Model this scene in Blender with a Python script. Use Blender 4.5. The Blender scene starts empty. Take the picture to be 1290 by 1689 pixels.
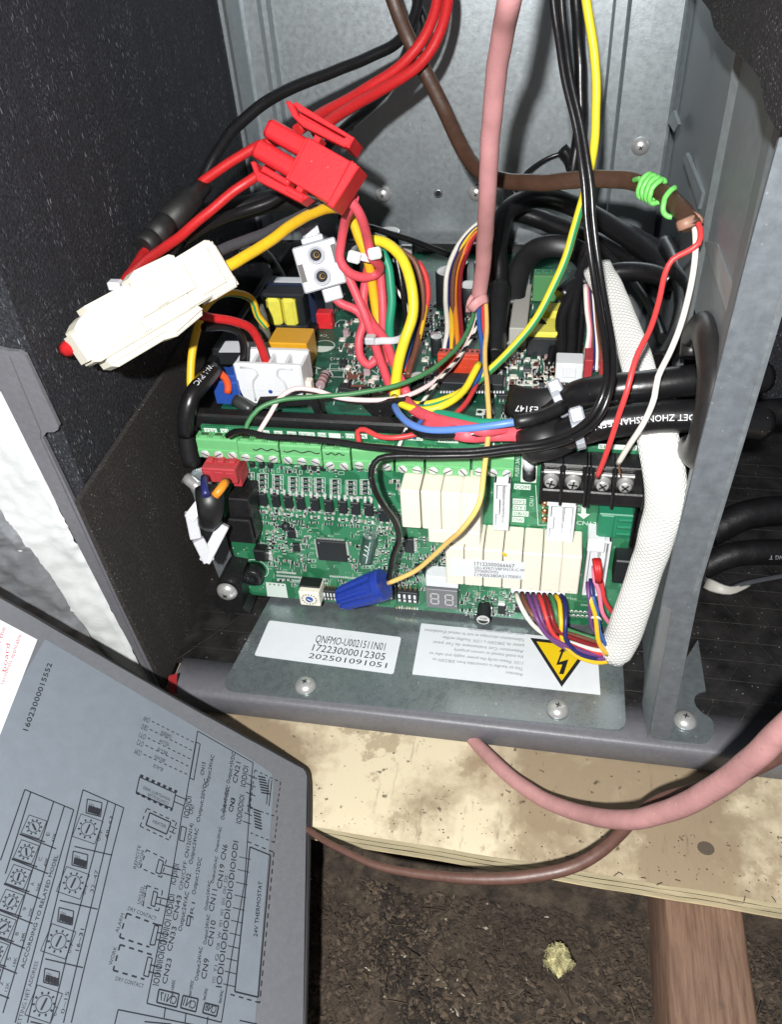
import bpy, bmesh, math, random
from mathutils import Vector, Matrix, noise
random.seed(7)
scene = bpy.context.scene
COL = scene.collection
# ------------------------------------------------------------------ frame of the place
# millimetres, X along the cabinet front, Y into the cabinet, Z up; the camera stands at the origin of these
# numbers and the place is shifted up by LIFT so that the attic floor lies near zero
F, CX, CY = 1340.0, 645.0, 844.5
LIFT = 340.0
_D = Vector((130, 1560, F)).normalized()
_R = Vector((7500, 526, -F)); _R = (_R - _D * _R.dot(_D)).normalized()
_Z = -_D; _X = _R; _Y = _Z.cross(_X)
def V(*a): return Vector(a)
def ray(px, py):
    u = V((px - CX) / F, (py - CY) / F, 1.0)
    return V(u.dot(_X), u.dot(_Y), u.dot(_Z))
def at(px, py, t): return ray(px, py) * t
def onY(px, py, y): r = ray(px, py); return r * (y / r.y)
def onZ(px, py, z): r = ray(px, py); return r * (z / r.z)
def onX(px, py, x): r = ray(px, py); return r * (x / r.x)
def w(p): return V(p.x, p.y, p.z + LIFT) * 0.001
CAMX = V(_X.x, _Y.x, _Z.x); CAMY = V(_X.y, _Y.y, _Z.y); CAMZ = V(_X.z, _Y.z, _Z.z)   # right, down, forward

# ------------------------------------------------------------------ camera, world, lamp, exposure
cam = bpy.data.objects.new('camera', bpy.data.cameras.new('camera')); COL.objects.link(cam)
M = Matrix((CAMX, -CAMY, -CAMZ)).transposed().to_4x4()
M.translation = w(V(0, 0, 0)); cam.matrix_world = M
cam.data.sensor_fit = 'VERTICAL'; cam.data.sensor_height = 24.0
cam.data.lens = 24.0 * F / 1689.0
cam.data.clip_start = 0.005; cam.data.clip_end = 50
scene.camera = cam
world = bpy.data.worlds.new('World'); scene.world = world; world.use_nodes = True
world.node_tree.nodes['Background'].inputs['Color'].default_value = (0.86, 0.93, 1.0, 1)
world.node_tree.nodes['Background'].inputs['Strength'].default_value = 0.11
ld = bpy.data.lights.new('phone_flash', 'POINT'); ld.energy = 11.5; ld.color = (1.0, 0.99, 0.97)
ld.shadow_soft_size = 0.005
lo = bpy.data.objects.new('phone_flash', ld); COL.objects.link(lo)
lo.location = w(CAMX * -33 + CAMY * -8 + CAMZ * -95)
scene.view_settings.view_transform = 'Standard'; scene.view_settings.look = 'None'
scene.view_settings.exposure = 0.1; scene.view_settings.gamma = 1.0

# ------------------------------------------------------------------ materials
MATS = {}
def nd(nt, typ, **kw):
    n = nt.nodes.new(typ)
    for k, v in kw.items():
        if k in n.inputs: n.inputs[k].default_value = v
        else: setattr(n, k, v)
    return n
def mat(name, col, rough=0.5, metal=0.0, var=0.0, vscale=300.0, bump=0.0, bscale=900.0, spec=0.5, stretch=(1,1,1),
        flecks=None, trans=0.0, sss=0.0, coat=0.0, rvar=0.0):
    if name in MATS: return MATS[name]
    m = bpy.data.materials.new(name); m.use_nodes = True; nt = m.node_tree
    b = nt.nodes['Principled BSDF']; L = nt.links.new
    b.inputs['Base Color'].default_value = (*col, 1); b.inputs['Roughness'].default_value = rough
    b.inputs['Metallic'].default_value = metal; b.inputs['Specular IOR Level'].default_value = spec
    if trans: b.inputs['Transmission Weight'].default_value = trans
    if coat: b.inputs['Coat Weight'].default_value = coat; b.inputs['Coat Roughness'].default_value = 0.15
    if sss:
        b.inputs['Subsurface Weight'].default_value = sss; b.inputs['Subsurface Scale'].default_value = 0.001
    tc = nd(nt, 'ShaderNodeTexCoord'); mp = nd(nt, 'ShaderNodeMapping'); mp.inputs['Scale'].default_value = stretch
    L(tc.outputs['Object'], mp.inputs['Vector'])
    last = None
    if var:
        n = nd(nt, 'ShaderNodeTexNoise', Scale=vscale, Detail=5.0, Roughness=0.6); L(mp.outputs[0], n.inputs['Vector'])
        mr = nd(nt, 'ShaderNodeMapRange'); mr.inputs['From Min'].default_value = 0.3; mr.inputs['From Max'].default_value = 0.7
        mr.inputs['To Min'].default_value = 1 - var; mr.inputs['To Max'].default_value = 1 + var
        L(n.outputs['Fac'], mr.inputs['Value'])
        mx = nd(nt, 'ShaderNodeVectorMath', operation='SCALE'); mx.inputs[0].default_value = col
        L(mr.outputs[0], mx.inputs['Scale']); last = mx.outputs[0]
        L(last, b.inputs['Base Color'])
        if rvar:
            m2 = nd(nt, 'ShaderNodeMapRange'); m2.inputs['From Min'].default_value = 0.3; m2.inputs['From Max'].default_value = 0.7
            m2.inputs['To Min'].default_value = rough - rvar; m2.inputs['To Max'].default_value = rough + rvar
            L(n.outputs['Fac'], m2.inputs['Value']); L(m2.outputs[0], b.inputs['Roughness'])
    if flecks:
        for (fc, fs, th, gate, fst) in flecks:      # colour, scale, size threshold, share kept, stretch
            mp2 = nd(nt, 'ShaderNodeMapping'); mp2.inputs['Scale'].default_value = fst; L(tc.outputs['Object'], mp2.inputs['Vector'])
            vo = nd(nt, 'ShaderNodeTexVoronoi', Scale=fs); L(mp2.outputs[0], vo.inputs['Vector'])
            c1 = nd(nt, 'ShaderNodeMath', operation='LESS_THAN'); c1.inputs[1].default_value = th; L(vo.outputs['Distance'], c1.inputs[0])
            sp = nd(nt, 'ShaderNodeSeparateColor'); L(vo.outputs['Color'], sp.inputs[0])
            c2 = nd(nt, 'ShaderNodeMath', operation='LESS_THAN'); c2.inputs[1].default_value = gate; L(sp.outputs[0], c2.inputs[0])
            c3 = nd(nt, 'ShaderNodeMath', operation='MULTIPLY'); L(c1.outputs[0], c3.inputs[0]); L(c2.outputs[0], c3.inputs[1])
            c4 = nd(nt, 'ShaderNodeMath', operation='MULTIPLY'); L(c3.outputs[0], c4.inputs[0]); L(sp.outputs[1], c4.inputs[1])
            nm = nd(nt, 'ShaderNodeTexNoise', Scale=45.0, Detail=4.0, Roughness=0.7); L(tc.outputs['Object'], nm.inputs['Vector'])
            rm = nd(nt, 'ShaderNodeMapRange'); rm.inputs['From Min'].default_value = 0.36; rm.inputs['From Max'].default_value = 0.62; rm.inputs['To Min'].default_value = 0.12; L(nm.outputs['Fac'], rm.inputs['Value'])
            c5 = nd(nt, 'ShaderNodeMath', operation='MULTIPLY'); L(c4.outputs[0], c5.inputs[0]); L(rm.outputs[0], c5.inputs[1]); c4 = c5
            mm = nd(nt, 'ShaderNodeMix', data_type='RGBA'); L(c4.outputs[0], mm.inputs[0])
            if last is not None: L(last, mm.inputs[6])
            else: mm.inputs[6].default_value = (*col, 1)
            mm.inputs[7].default_value = (*fc, 1); last = mm.outputs[2]
            L(last, b.inputs['Base Color'])
    if bump:
        n2 = nd(nt, 'ShaderNodeTexNoise', Scale=bscale, Detail=4.0); L(mp.outputs[0], n2.inputs['Vector'])
        bp = nd(nt, 'ShaderNodeBump', Strength=bump, Distance=0.0006); L(n2.outputs['Fac'], bp.inputs['Height'])
        L(bp.outputs[0], b.inputs['Normal'])
    MATS[name] = m
    return m
G1 = (1, 1, 1)
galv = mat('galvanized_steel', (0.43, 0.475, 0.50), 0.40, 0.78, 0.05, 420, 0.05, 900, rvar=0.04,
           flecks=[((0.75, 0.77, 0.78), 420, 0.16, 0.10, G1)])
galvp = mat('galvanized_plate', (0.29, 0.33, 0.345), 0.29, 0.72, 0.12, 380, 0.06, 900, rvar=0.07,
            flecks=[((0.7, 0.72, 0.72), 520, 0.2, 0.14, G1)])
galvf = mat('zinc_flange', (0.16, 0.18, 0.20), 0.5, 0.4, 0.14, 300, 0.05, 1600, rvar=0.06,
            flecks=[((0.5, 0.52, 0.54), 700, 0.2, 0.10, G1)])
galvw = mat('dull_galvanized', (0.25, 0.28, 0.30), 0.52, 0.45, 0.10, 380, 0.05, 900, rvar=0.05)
chrome = mat('bright_steel', (0.62, 0.62, 0.61), 0.30, 0.62, 0.1, 600)
tin = mat('tin_solder', (0.66, 0.67, 0.66), 0.34, 0.35)
brass = mat('brass', (0.20, 0.12, 0.04), 0.3, 0.85)
paint = mat('grey_paint', (0.135, 0.135, 0.15), 0.42, 0.0, 0.10, 500, 0.16, 1800)
paintl = mat('grey_lid_paint', (0.135, 0.14, 0.155), 0.36, 0.0, 0.07, 500, 0.14, 2200)
lidlabel = mat('printed_label_film', (0.165, 0.19, 0.22), 0.27, 0.0, 0.05, 200, 0.08, 1600)
foam = mat('black_foam', (0.022, 0.023, 0.028), 0.75, 0, 0.5, 900, 0.7, 900, spec=0.25,
           flecks=[((0.40, 0.41, 0.44), 640, 0.15, 0.34, (1, 1.0, 0.24)), ((0.22, 0.23, 0.26), 1000, 0.24, 0.5, (1, 1, 0.28)), ((0.13, 0.13, 0.14), 1500, 0.3, 0.5, (1, 1, 0.6))])  # pale flecks and blue tint put the foam's sparkle and sheen into its colour
foam2 = mat('black_foam_strip', (0.034, 0.031, 0.029), 0.8, 0, 0.4, 900, 0.6, 1500, spec=0.25,
            flecks=[((0.45, 0.46, 0.48), 700, 0.18, 0.2, G1), ((0.2, 0.2, 0.21), 1200, 0.26, 0.4, G1)])
foil = mat('black_foil', (0.018, 0.017, 0.017), 0.30, 0, 0.6, 90, 0.9, 160, spec=0.7,
           flecks=[((0.30, 0.28, 0.25), 500, 0.17, 0.25, G1)])
blackp = mat('black_plastic', (0.010, 0.010, 0.011), 0.38, 0, 0.3, 400, 0.08, 900,
             flecks=[((0.35, 0.33, 0.3), 700, 0.12, 0.10, G1)])
blackw = mat('black_wire', (0.008, 0.008, 0.009), 0.30, 0, 0.2, 400, 0.10, 500, spec=0.6, flecks=[((0.3, 0.29, 0.27), 800, 0.13, 0.12, G1)])
blackr = mat('black_rubber', (0.012, 0.012, 0.012), 0.55, 0, 0.35, 300, 0.1, 800)
redw = mat('red_wire', (0.52, 0.018, 0.02), 0.42, 0, 0.1, 700, 0.12, 1500)
redf = mat('thin_red_wire', (0.62, 0.05, 0.05), 0.42, 0, 0.06, 700)
pinkred = mat('coral_red_wire', (0.70, 0.085, 0.115), 0.5, 0, 0.10, 400, flecks=[((0.25, 0.03, 0.03), 900, 0.18, 0.12, G1)])
darkred = mat('dark_red_wire', (0.22, 0.015, 0.02), 0.42, 0, 0.1, 700)
redcon = mat('red_nylon', (0.64, 0.022, 0.03), 0.42, 0, 0.10, 220, 0.10, 900, flecks=[((0.62, 0.30, 0.28), 500, 0.13, 0.10, G1)])
pink = mat('pink_sheath', (0.53, 0.255, 0.26), 0.55, 0, 0.10, 130, 0.12, 700, flecks=[((0.28, 0.15, 0.14), 420, 0.16, 0.12, G1), ((0.75, 0.5, 0.5), 600, 0.14, 0.10, G1)])
pinkd = mat('dusty_pink_sheath', (0.40, 0.205, 0.20), 0.62, 0, 0.16, 110, 0.2, 600, flecks=[((0.20, 0.12, 0.10), 380, 0.2, 0.25, G1), ((0.62, 0.45, 0.44), 600, 0.14, 0.15, G1)])
plates = mat('terminal_plate_steel', (0.45, 0.44, 0.42), 0.22, 0.95, 0.2, 500)
pinkl = mat('pale_pink_wire', (0.80, 0.60, 0.60), 0.45, 0, 0.04, 500)
brown = mat('brown_sheath', (0.060, 0.030, 0.019), 0.42, 0, 0.2, 300, 0.15, 500)
brownl = mat('brown_sheath_attic', (0.105, 0.052, 0.040), 0.42, 0, 0.16, 300, 0.12, 500)
brownw = mat('brown_wire', (0.16, 0.06, 0.035), 0.45, 0, 0.1, 500)
yellow = mat('yellow_wire', (0.78, 0.48, 0.02), 0.42, 0, 0.05, 500)
yelg = mat('yellow_earth_wire', (0.78, 0.64, 0.03), 0.45, 0, 0.07, 300, flecks=[((0.10, 0.09, 0.02), 900, 0.2, 0.10, G1)])
yelp = mat('straw_yellow_wire', (0.80, 0.53, 0.16), 0.45, 0, 0.05, 500)
greens = mat('green_earth_stripe', (0.03, 0.28, 0.11), 0.42)
greenw = mat('green_wire', (0.055, 0.20, 0.075), 0.45, 0, 0.06, 500)
tealw = mat('teal_green_wire', (0.015, 0.27, 0.15), 0.45)
lime = mat('lime_wire', (0.16, 0.56, 0.12), 0.42)
bluew = mat('blue_wire', (0.03, 0.10, 0.34), 0.42)
lblue = mat('light_blue_wire', (0.11, 0.24, 0.62), 0.42)
navy = mat('navy_wire', (0.018, 0.022, 0.12), 0.42)
orange = mat('orange_wire', (0.75, 0.25, 0.02), 0.42)
oranger = mat('orange_red_wire', (0.68, 0.085, 0.02), 0.42)
whitew = mat('white_wire', (0.74, 0.71, 0.64), 0.45, 0, 0.05, 400)
purple = mat('purple_wire', (0.15, 0.05, 0.18), 0.45)
greyw = mat('grey_wire', (0.055, 0.057, 0.065), 0.45, 0, 0.1, 500)
pinkw = mat('rose_wire', (0.75, 0.22, 0.32), 0.45)
cream = mat('cream_nylon', (0.80, 0.765, 0.655), 0.42, 0, 0.03, 200, sss=0.0)
relaym = mat('cream_relay', (0.76, 0.73, 0.62), 0.40, 0, 0.03, 200, 0.04, 900)
white = mat('white_nylon', (0.70, 0.72, 0.74), 0.38, 0, 0.03, 200)
whitem = mat('milky_nylon', (0.55, 0.56, 0.59), 0.35, 0, 0.03, 200, sss=0.1)
paper = mat('white_label', (0.68, 0.71, 0.74), 0.4, 0, 0.02, 200)
ink = mat('black_ink', (0.012, 0.012, 0.014), 0.5)
inkg = mat('grey_ink', (0.16, 0.17, 0.19), 0.5)
inkl = mat('lid_ink', (0.014, 0.016, 0.022), 0.45)
inkr = mat('red_ink', (0.50, 0.03, 0.03), 0.5)
silk = mat('white_silkscreen', (0.62, 0.70, 0.64), 0.5)
wink = mat('white_ink', (0.65, 0.66, 0.68), 0.5)
tgreen = mat('terminal_green', (0.135, 0.42, 0.165), 0.4, 0, 0.05, 400)
tgreend = mat('dark_terminal_green', (0.02, 0.20, 0.105), 0.4, 0, 0.06, 400)
chipm = mat('chip_epoxy', (0.013, 0.016, 0.018), 0.5, 0, 0.2, 900)
yeltape = mat('yellow_tape', (0.74, 0.68, 0.09), 0.38, 0, 0.08, 300, 0.1, 500)
filmcap = mat('amber_capacitor', (0.66, 0.33, 0.02), 0.35, 0, 0.06, 300)
blueb = mat('blue_plastic', (0.02, 0.07, 0.33), 0.4, 0, 0.08, 400)
nutm = mat('blue_nut_plastic', (0.014, 0.038, 0.27), 0.34, 0, 0.12, 700, 0.1, 1500)
nutl = mat('worn_blue_plastic', (0.07, 0.13, 0.50), 0.45, 0, 0.4, 1500, 0.3, 2500)
copper = mat('copper', (0.6, 0.27, 0.13), 0.3, 0.9)
gold = mat('gold_pins', (0.6, 0.47, 0.22), 0.3, 0.9)
segm = mat('display_grey', (0.16, 0.165, 0.175), 0.4)
segl = mat('display_segment', (0.50, 0.50, 0.50), 0.4)
yelsign = mat('warning_yellow', (0.76, 0.52, 0.01), 0.4)
resm = mat('mauve_resistor', (0.36, 0.25, 0.27), 0.45)
sleeve_c = mat('clear_green_sleeve', (0.06, 0.12, 0.10), 0.12, 0.1, 0.5, 250)
silver = mat('silver_foil', (0.36, 0.375, 0.40), 0.32, 0.6, 0.25, 60, 0.9, 160, rvar=0.1)
mastic = mat('white_mastic', (0.60, 0.62, 0.62), 0.55, 0, 0.06, 60, 0.8, 130)
fluffy = mat('yellow_fluff', (0.46, 0.42, 0.22), 0.9, 0, 0.55, 300, 0.8, 600)
redtape = mat('red_tape', (0.40, 0.03, 0.035), 0.5)
concrete = mat('dark_grommet', (0.016, 0.015, 0.015), 0.40, 0, 0.2, 300)

def special():
    # printed circuit board: green solder mask, darker bare lanes, fine pale silkscreen ticks
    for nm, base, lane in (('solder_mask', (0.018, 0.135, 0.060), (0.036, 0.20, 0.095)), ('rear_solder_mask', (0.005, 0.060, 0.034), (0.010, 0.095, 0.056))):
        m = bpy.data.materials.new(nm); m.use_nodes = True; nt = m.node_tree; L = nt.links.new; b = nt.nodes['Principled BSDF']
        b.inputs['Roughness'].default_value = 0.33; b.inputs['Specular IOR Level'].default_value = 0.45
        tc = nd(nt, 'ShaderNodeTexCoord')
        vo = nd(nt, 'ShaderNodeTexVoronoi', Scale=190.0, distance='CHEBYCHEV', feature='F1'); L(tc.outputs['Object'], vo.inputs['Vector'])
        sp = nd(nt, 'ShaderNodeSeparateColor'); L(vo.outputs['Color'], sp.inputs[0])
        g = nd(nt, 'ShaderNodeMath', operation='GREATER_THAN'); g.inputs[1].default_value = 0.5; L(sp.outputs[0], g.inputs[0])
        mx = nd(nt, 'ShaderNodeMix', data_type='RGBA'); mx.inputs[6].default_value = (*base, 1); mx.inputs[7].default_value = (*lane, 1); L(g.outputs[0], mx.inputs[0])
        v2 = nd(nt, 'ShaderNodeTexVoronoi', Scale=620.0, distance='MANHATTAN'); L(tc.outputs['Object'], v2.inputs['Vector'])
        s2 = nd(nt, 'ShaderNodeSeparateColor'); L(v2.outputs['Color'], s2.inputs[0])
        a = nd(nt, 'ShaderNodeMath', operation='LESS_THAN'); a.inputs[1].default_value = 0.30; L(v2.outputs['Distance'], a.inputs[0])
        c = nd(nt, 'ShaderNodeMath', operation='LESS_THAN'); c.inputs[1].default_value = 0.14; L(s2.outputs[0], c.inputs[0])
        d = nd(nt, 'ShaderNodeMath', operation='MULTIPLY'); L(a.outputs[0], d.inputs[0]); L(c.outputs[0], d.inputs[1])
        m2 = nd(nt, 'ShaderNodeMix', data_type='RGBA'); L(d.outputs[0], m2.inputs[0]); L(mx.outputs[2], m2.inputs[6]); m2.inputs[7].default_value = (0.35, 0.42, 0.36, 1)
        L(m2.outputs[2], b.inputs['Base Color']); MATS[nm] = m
    # woven white sleeve: weave runs in the sleeve's own length / round coordinates
    m = bpy.data.materials.new('woven_sleeve'); m.use_nodes = True; nt = m.node_tree; L = nt.links.new; b = nt.nodes['Principled BSDF']
    b.inputs['Roughness'].default_value = 0.6
    uv = nd(nt, 'ShaderNodeUVMap'); sx = nd(nt, 'ShaderNodeSeparateXYZ'); L(uv.outputs[0], sx.inputs[0])
    def sine(sock, k, ph=0.0):
        a = nd(nt, 'ShaderNodeMath', operation='MULTIPLY'); a.inputs[1].default_value = k; L(sock, a.inputs[0])
        s = nd(nt, 'ShaderNodeMath', operation='SINE'); L(a.outputs[0], s.inputs[0]); return s.outputs[0]
    s1 = sine(sx.outputs[0], 3.3); s2 = sine(sx.outputs[1], 30.0 * 2 * math.pi / 2)
    pr = nd(nt, 'ShaderNodeMath', operation='MULTIPLY'); L(s1, pr.inputs[0]); L(s2, pr.inputs[1])
    ab = nd(nt, 'ShaderNodeMath', operation='ABSOLUTE'); L(pr.outputs[0], ab.inputs[0])
    rp = nd(nt, 'ShaderNodeMapRange'); rp.inputs['From Max'].default_value = 0.30; L(ab.outputs[0], rp.inputs['Value'])
    mx = nd(nt, 'ShaderNodeMix', data_type='RGBA'); mx.inputs[6].default_value = (0.50, 0.50, 0.47, 1); mx.inputs[7].default_value = (0.80, 0.80, 0.77, 1)
    L(rp.outputs[0], mx.inputs[0]); L(mx.outputs[2], b.inputs['Base Color'])
    bp = nd(nt, 'ShaderNodeBump', Strength=0.5, Distance=0.0003); L(pr.outputs[0], bp.inputs['Height']); L(bp.outputs[0], b.inputs['Normal'])
    MATS['woven_sleeve'] = m
    # plywood: pale painted sheet with brown blotches and scuffs
    m = bpy.data.materials.new('plywood_face'); m.use_nodes = True; nt = m.node_tree; L = nt.links.new; b = nt.nodes['Principled BSDF']; b.inputs['Roughness'].default_value = 0.65
    tc = nd(nt, 'ShaderNodeTexCoord')
    n1 = nd(nt, 'ShaderNodeTexNoise', Scale=22.0, Detail=9.0, Roughness=0.62); L(tc.outputs['Object'], n1.inputs['Vector'])
    r1 = nd(nt, 'ShaderNodeValToRGB'); e = r1.color_ramp.elements; e[0].position = 0.42; e[0].color = (0.61, 0.53, 0.37, 1); e[1].position = 0.58; e[1].color = (0.27, 0.205, 0.13, 1)
    L(n1.outputs['Fac'], r1.inputs[0])
    n4 = nd(nt, 'ShaderNodeTexNoise', Scale=38.0, Detail=10.0, Roughness=0.68); L(tc.outputs['Object'], n4.inputs['Vector'])
    r4 = nd(nt, 'ShaderNodeMapRange'); r4.inputs['From Min'].default_value = 0.53; r4.inputs['From Max'].default_value = 0.565; r4.inputs['To Max'].default_value = 0.65; L(n4.outputs['Fac'], r4.inputs['Value'])
    m4 = nd(nt, 'ShaderNodeMix', data_type='RGBA'); L(r4.outputs[0], m4.inputs[0]); L(r1.outputs[0], m4.inputs[6]); m4.inputs[7].default_value = (0.28, 0.215, 0.135, 1)
    mp = nd(nt, 'ShaderNodeMapping'); mp.inputs['Scale'].default_value = (3.5, 0.5, 1); L(tc.outputs['Object'], mp.inputs['Vector'])
    n2 = nd(nt, 'ShaderNodeTexNoise', Scale=70.0, Detail=7.0, Roughness=0.7); L(mp.outputs[0], n2.inputs['Vector'])
    r2 = nd(nt, 'ShaderNodeMapRange'); r2.inputs['From Min'].default_value = 0.60; r2.inputs['From Max'].default_value = 0.74; r2.inputs['To Min'].default_value = 0.0; r2.inputs['To Max'].default_value = 0.75; L(n2.outputs['Fac'], r2.inputs['Value'])
    mx = nd(nt, 'ShaderNodeMix', data_type='RGBA'); L(r2.outputs[0], mx.inputs[0]); L(m4.outputs[2], mx.inputs[6]); mx.inputs[7].default_value = (0.12, 0.085, 0.055, 1)
    n3 = nd(nt, 'ShaderNodeTexNoise', Scale=330.0, Detail=4.0); L(tc.outputs['Object'], n3.inputs['Vector'])
    r3 = nd(nt, 'ShaderNodeMapRange'); r3.inputs['From Min'].default_value = 0.66; r3.inputs['From Max'].default_value = 0.72; r3.inputs['To Max'].default_value = 0.8; L(n3.outputs['Fac'], r3.inputs['Value'])
    m3 = nd(nt, 'ShaderNodeMix', data_type='RGBA'); L(r3.outputs[0], m3.inputs[0]); L(mx.outputs[2], m3.inputs[6]); m3.inputs[7].default_value = (0.05, 0.035, 0.02, 1)
    L(m3.outputs[2], b.inputs['Base Color'])
    bp = nd(nt, 'ShaderNodeBump', Strength=0.3, Distance=0.0008); L(n2.outputs['Fac'], bp.inputs['Height']); L(bp.outputs[0], b.inputs['Normal'])
    MATS['plywood_face'] = m
    # joist: rough sawn wood with grain along Y
    m = bpy.data.materials.new('sawn_wood'); m.use_nodes = True; nt = m.node_tree; L = nt.links.new; b = nt.nodes['Principled BSDF']; b.inputs['Roughness'].default_value = 0.75
    tc = nd(nt, 'ShaderNodeTexCoord'); mp = nd(nt, 'ShaderNodeMapping'); mp.inputs['Scale'].default_value = (1, 0.07, 1); L(tc.outputs['Object'], mp.inputs['Vector'])
    n1 = nd(nt, 'ShaderNodeTexNoise', Scale=560.0, Detail=9.0, Roughness=0.7); L(mp.outputs[0], n1.inputs['Vector'])
    r1 = nd(nt, 'ShaderNodeValToRGB'); e = r1.color_ramp.elements; e[0].position = 0.34; e[0].color = (0.10, 0.052, 0.033, 1); e[1].position = 0.66; e[1].color = (0.22, 0.135, 0.09, 1); L(n1.outputs['Fac'], r1.inputs[0])
    n2 = nd(nt, 'ShaderNodeTexNoise', Scale=85.0, Detail=6.0); L(tc.outputs['Object'], n2.inputs['Vector'])
    r2 = nd(nt, 'ShaderNodeMapRange'); r2.inputs['From Min'].default_value = 0.66; r2.inputs['From Max'].default_value = 0.70; r2.inputs['To Max'].default_value = 0.35; L(n2.outputs['Fac'], r2.inputs['Value'])
    mx = nd(nt, 'ShaderNodeMix', data_type='RGBA'); L(r2.outputs[0], mx.inputs[0]); L(r1.outputs[0], mx.inputs[6]); mx.inputs[7].default_value = (0.045, 0.035, 0.026, 1)
    L(mx.outputs[2], b.inputs['Base Color'])
    bp = nd(nt, 'ShaderNodeBump', Strength=0.6, Distance=0.0008); L(n1.outputs['Fac'], bp.inputs['Height']); L(bp.outputs[0], b.inputs['Normal'])
    MATS['sawn_wood'] = m
    # loose attic insulation: dark brown shreds
    m = bpy.data.materials.new('attic_fill'); m.use_nodes = True; nt = m.node_tree; L = nt.links.new; b = nt.nodes['Principled BSDF']; b.inputs['Roughness'].default_value = 0.9
    tc = nd(nt, 'ShaderNodeTexCoord')
    n1 = nd(nt, 'ShaderNodeTexNoise', Scale=130.0, Detail=8.0, Roughness=0.7); L(tc.outputs['Object'], n1.inputs['Vector'])
    r1 = nd(nt, 'ShaderNodeValToRGB'); e = r1.color_ramp.elements; e[0].position = 0.34; e[0].color = (0.014, 0.010, 0.007, 1); e[1].position = 0.72; e[1].color = (0.11, 0.08, 0.056, 1); L(n1.outputs['Fac'], r1.inputs[0])
    L(r1.outputs[0], b.inputs['Base Color'])
    bp = nd(nt, 'ShaderNodeBump', Strength=1.0, Distance=0.003); L(n1.outputs['Fac'], bp.inputs['Height']); L(bp.outputs[0], b.inputs['Normal'])
    MATS['attic_fill'] = m
special()
pcb = MATS['solder_mask']; pcb2 = MATS['rear_solder_mask']; woven = MATS['woven_sleeve']
for i, c in enumerate(((0.042, 0.030, 0.021), (0.058, 0.042, 0.029), (0.088, 0.064, 0.044), (0.022, 0.016, 0.012))):
    mat('shred_%s' % 'abcd'[i], c, 0.95, 0, 0.3, 300)

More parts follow.
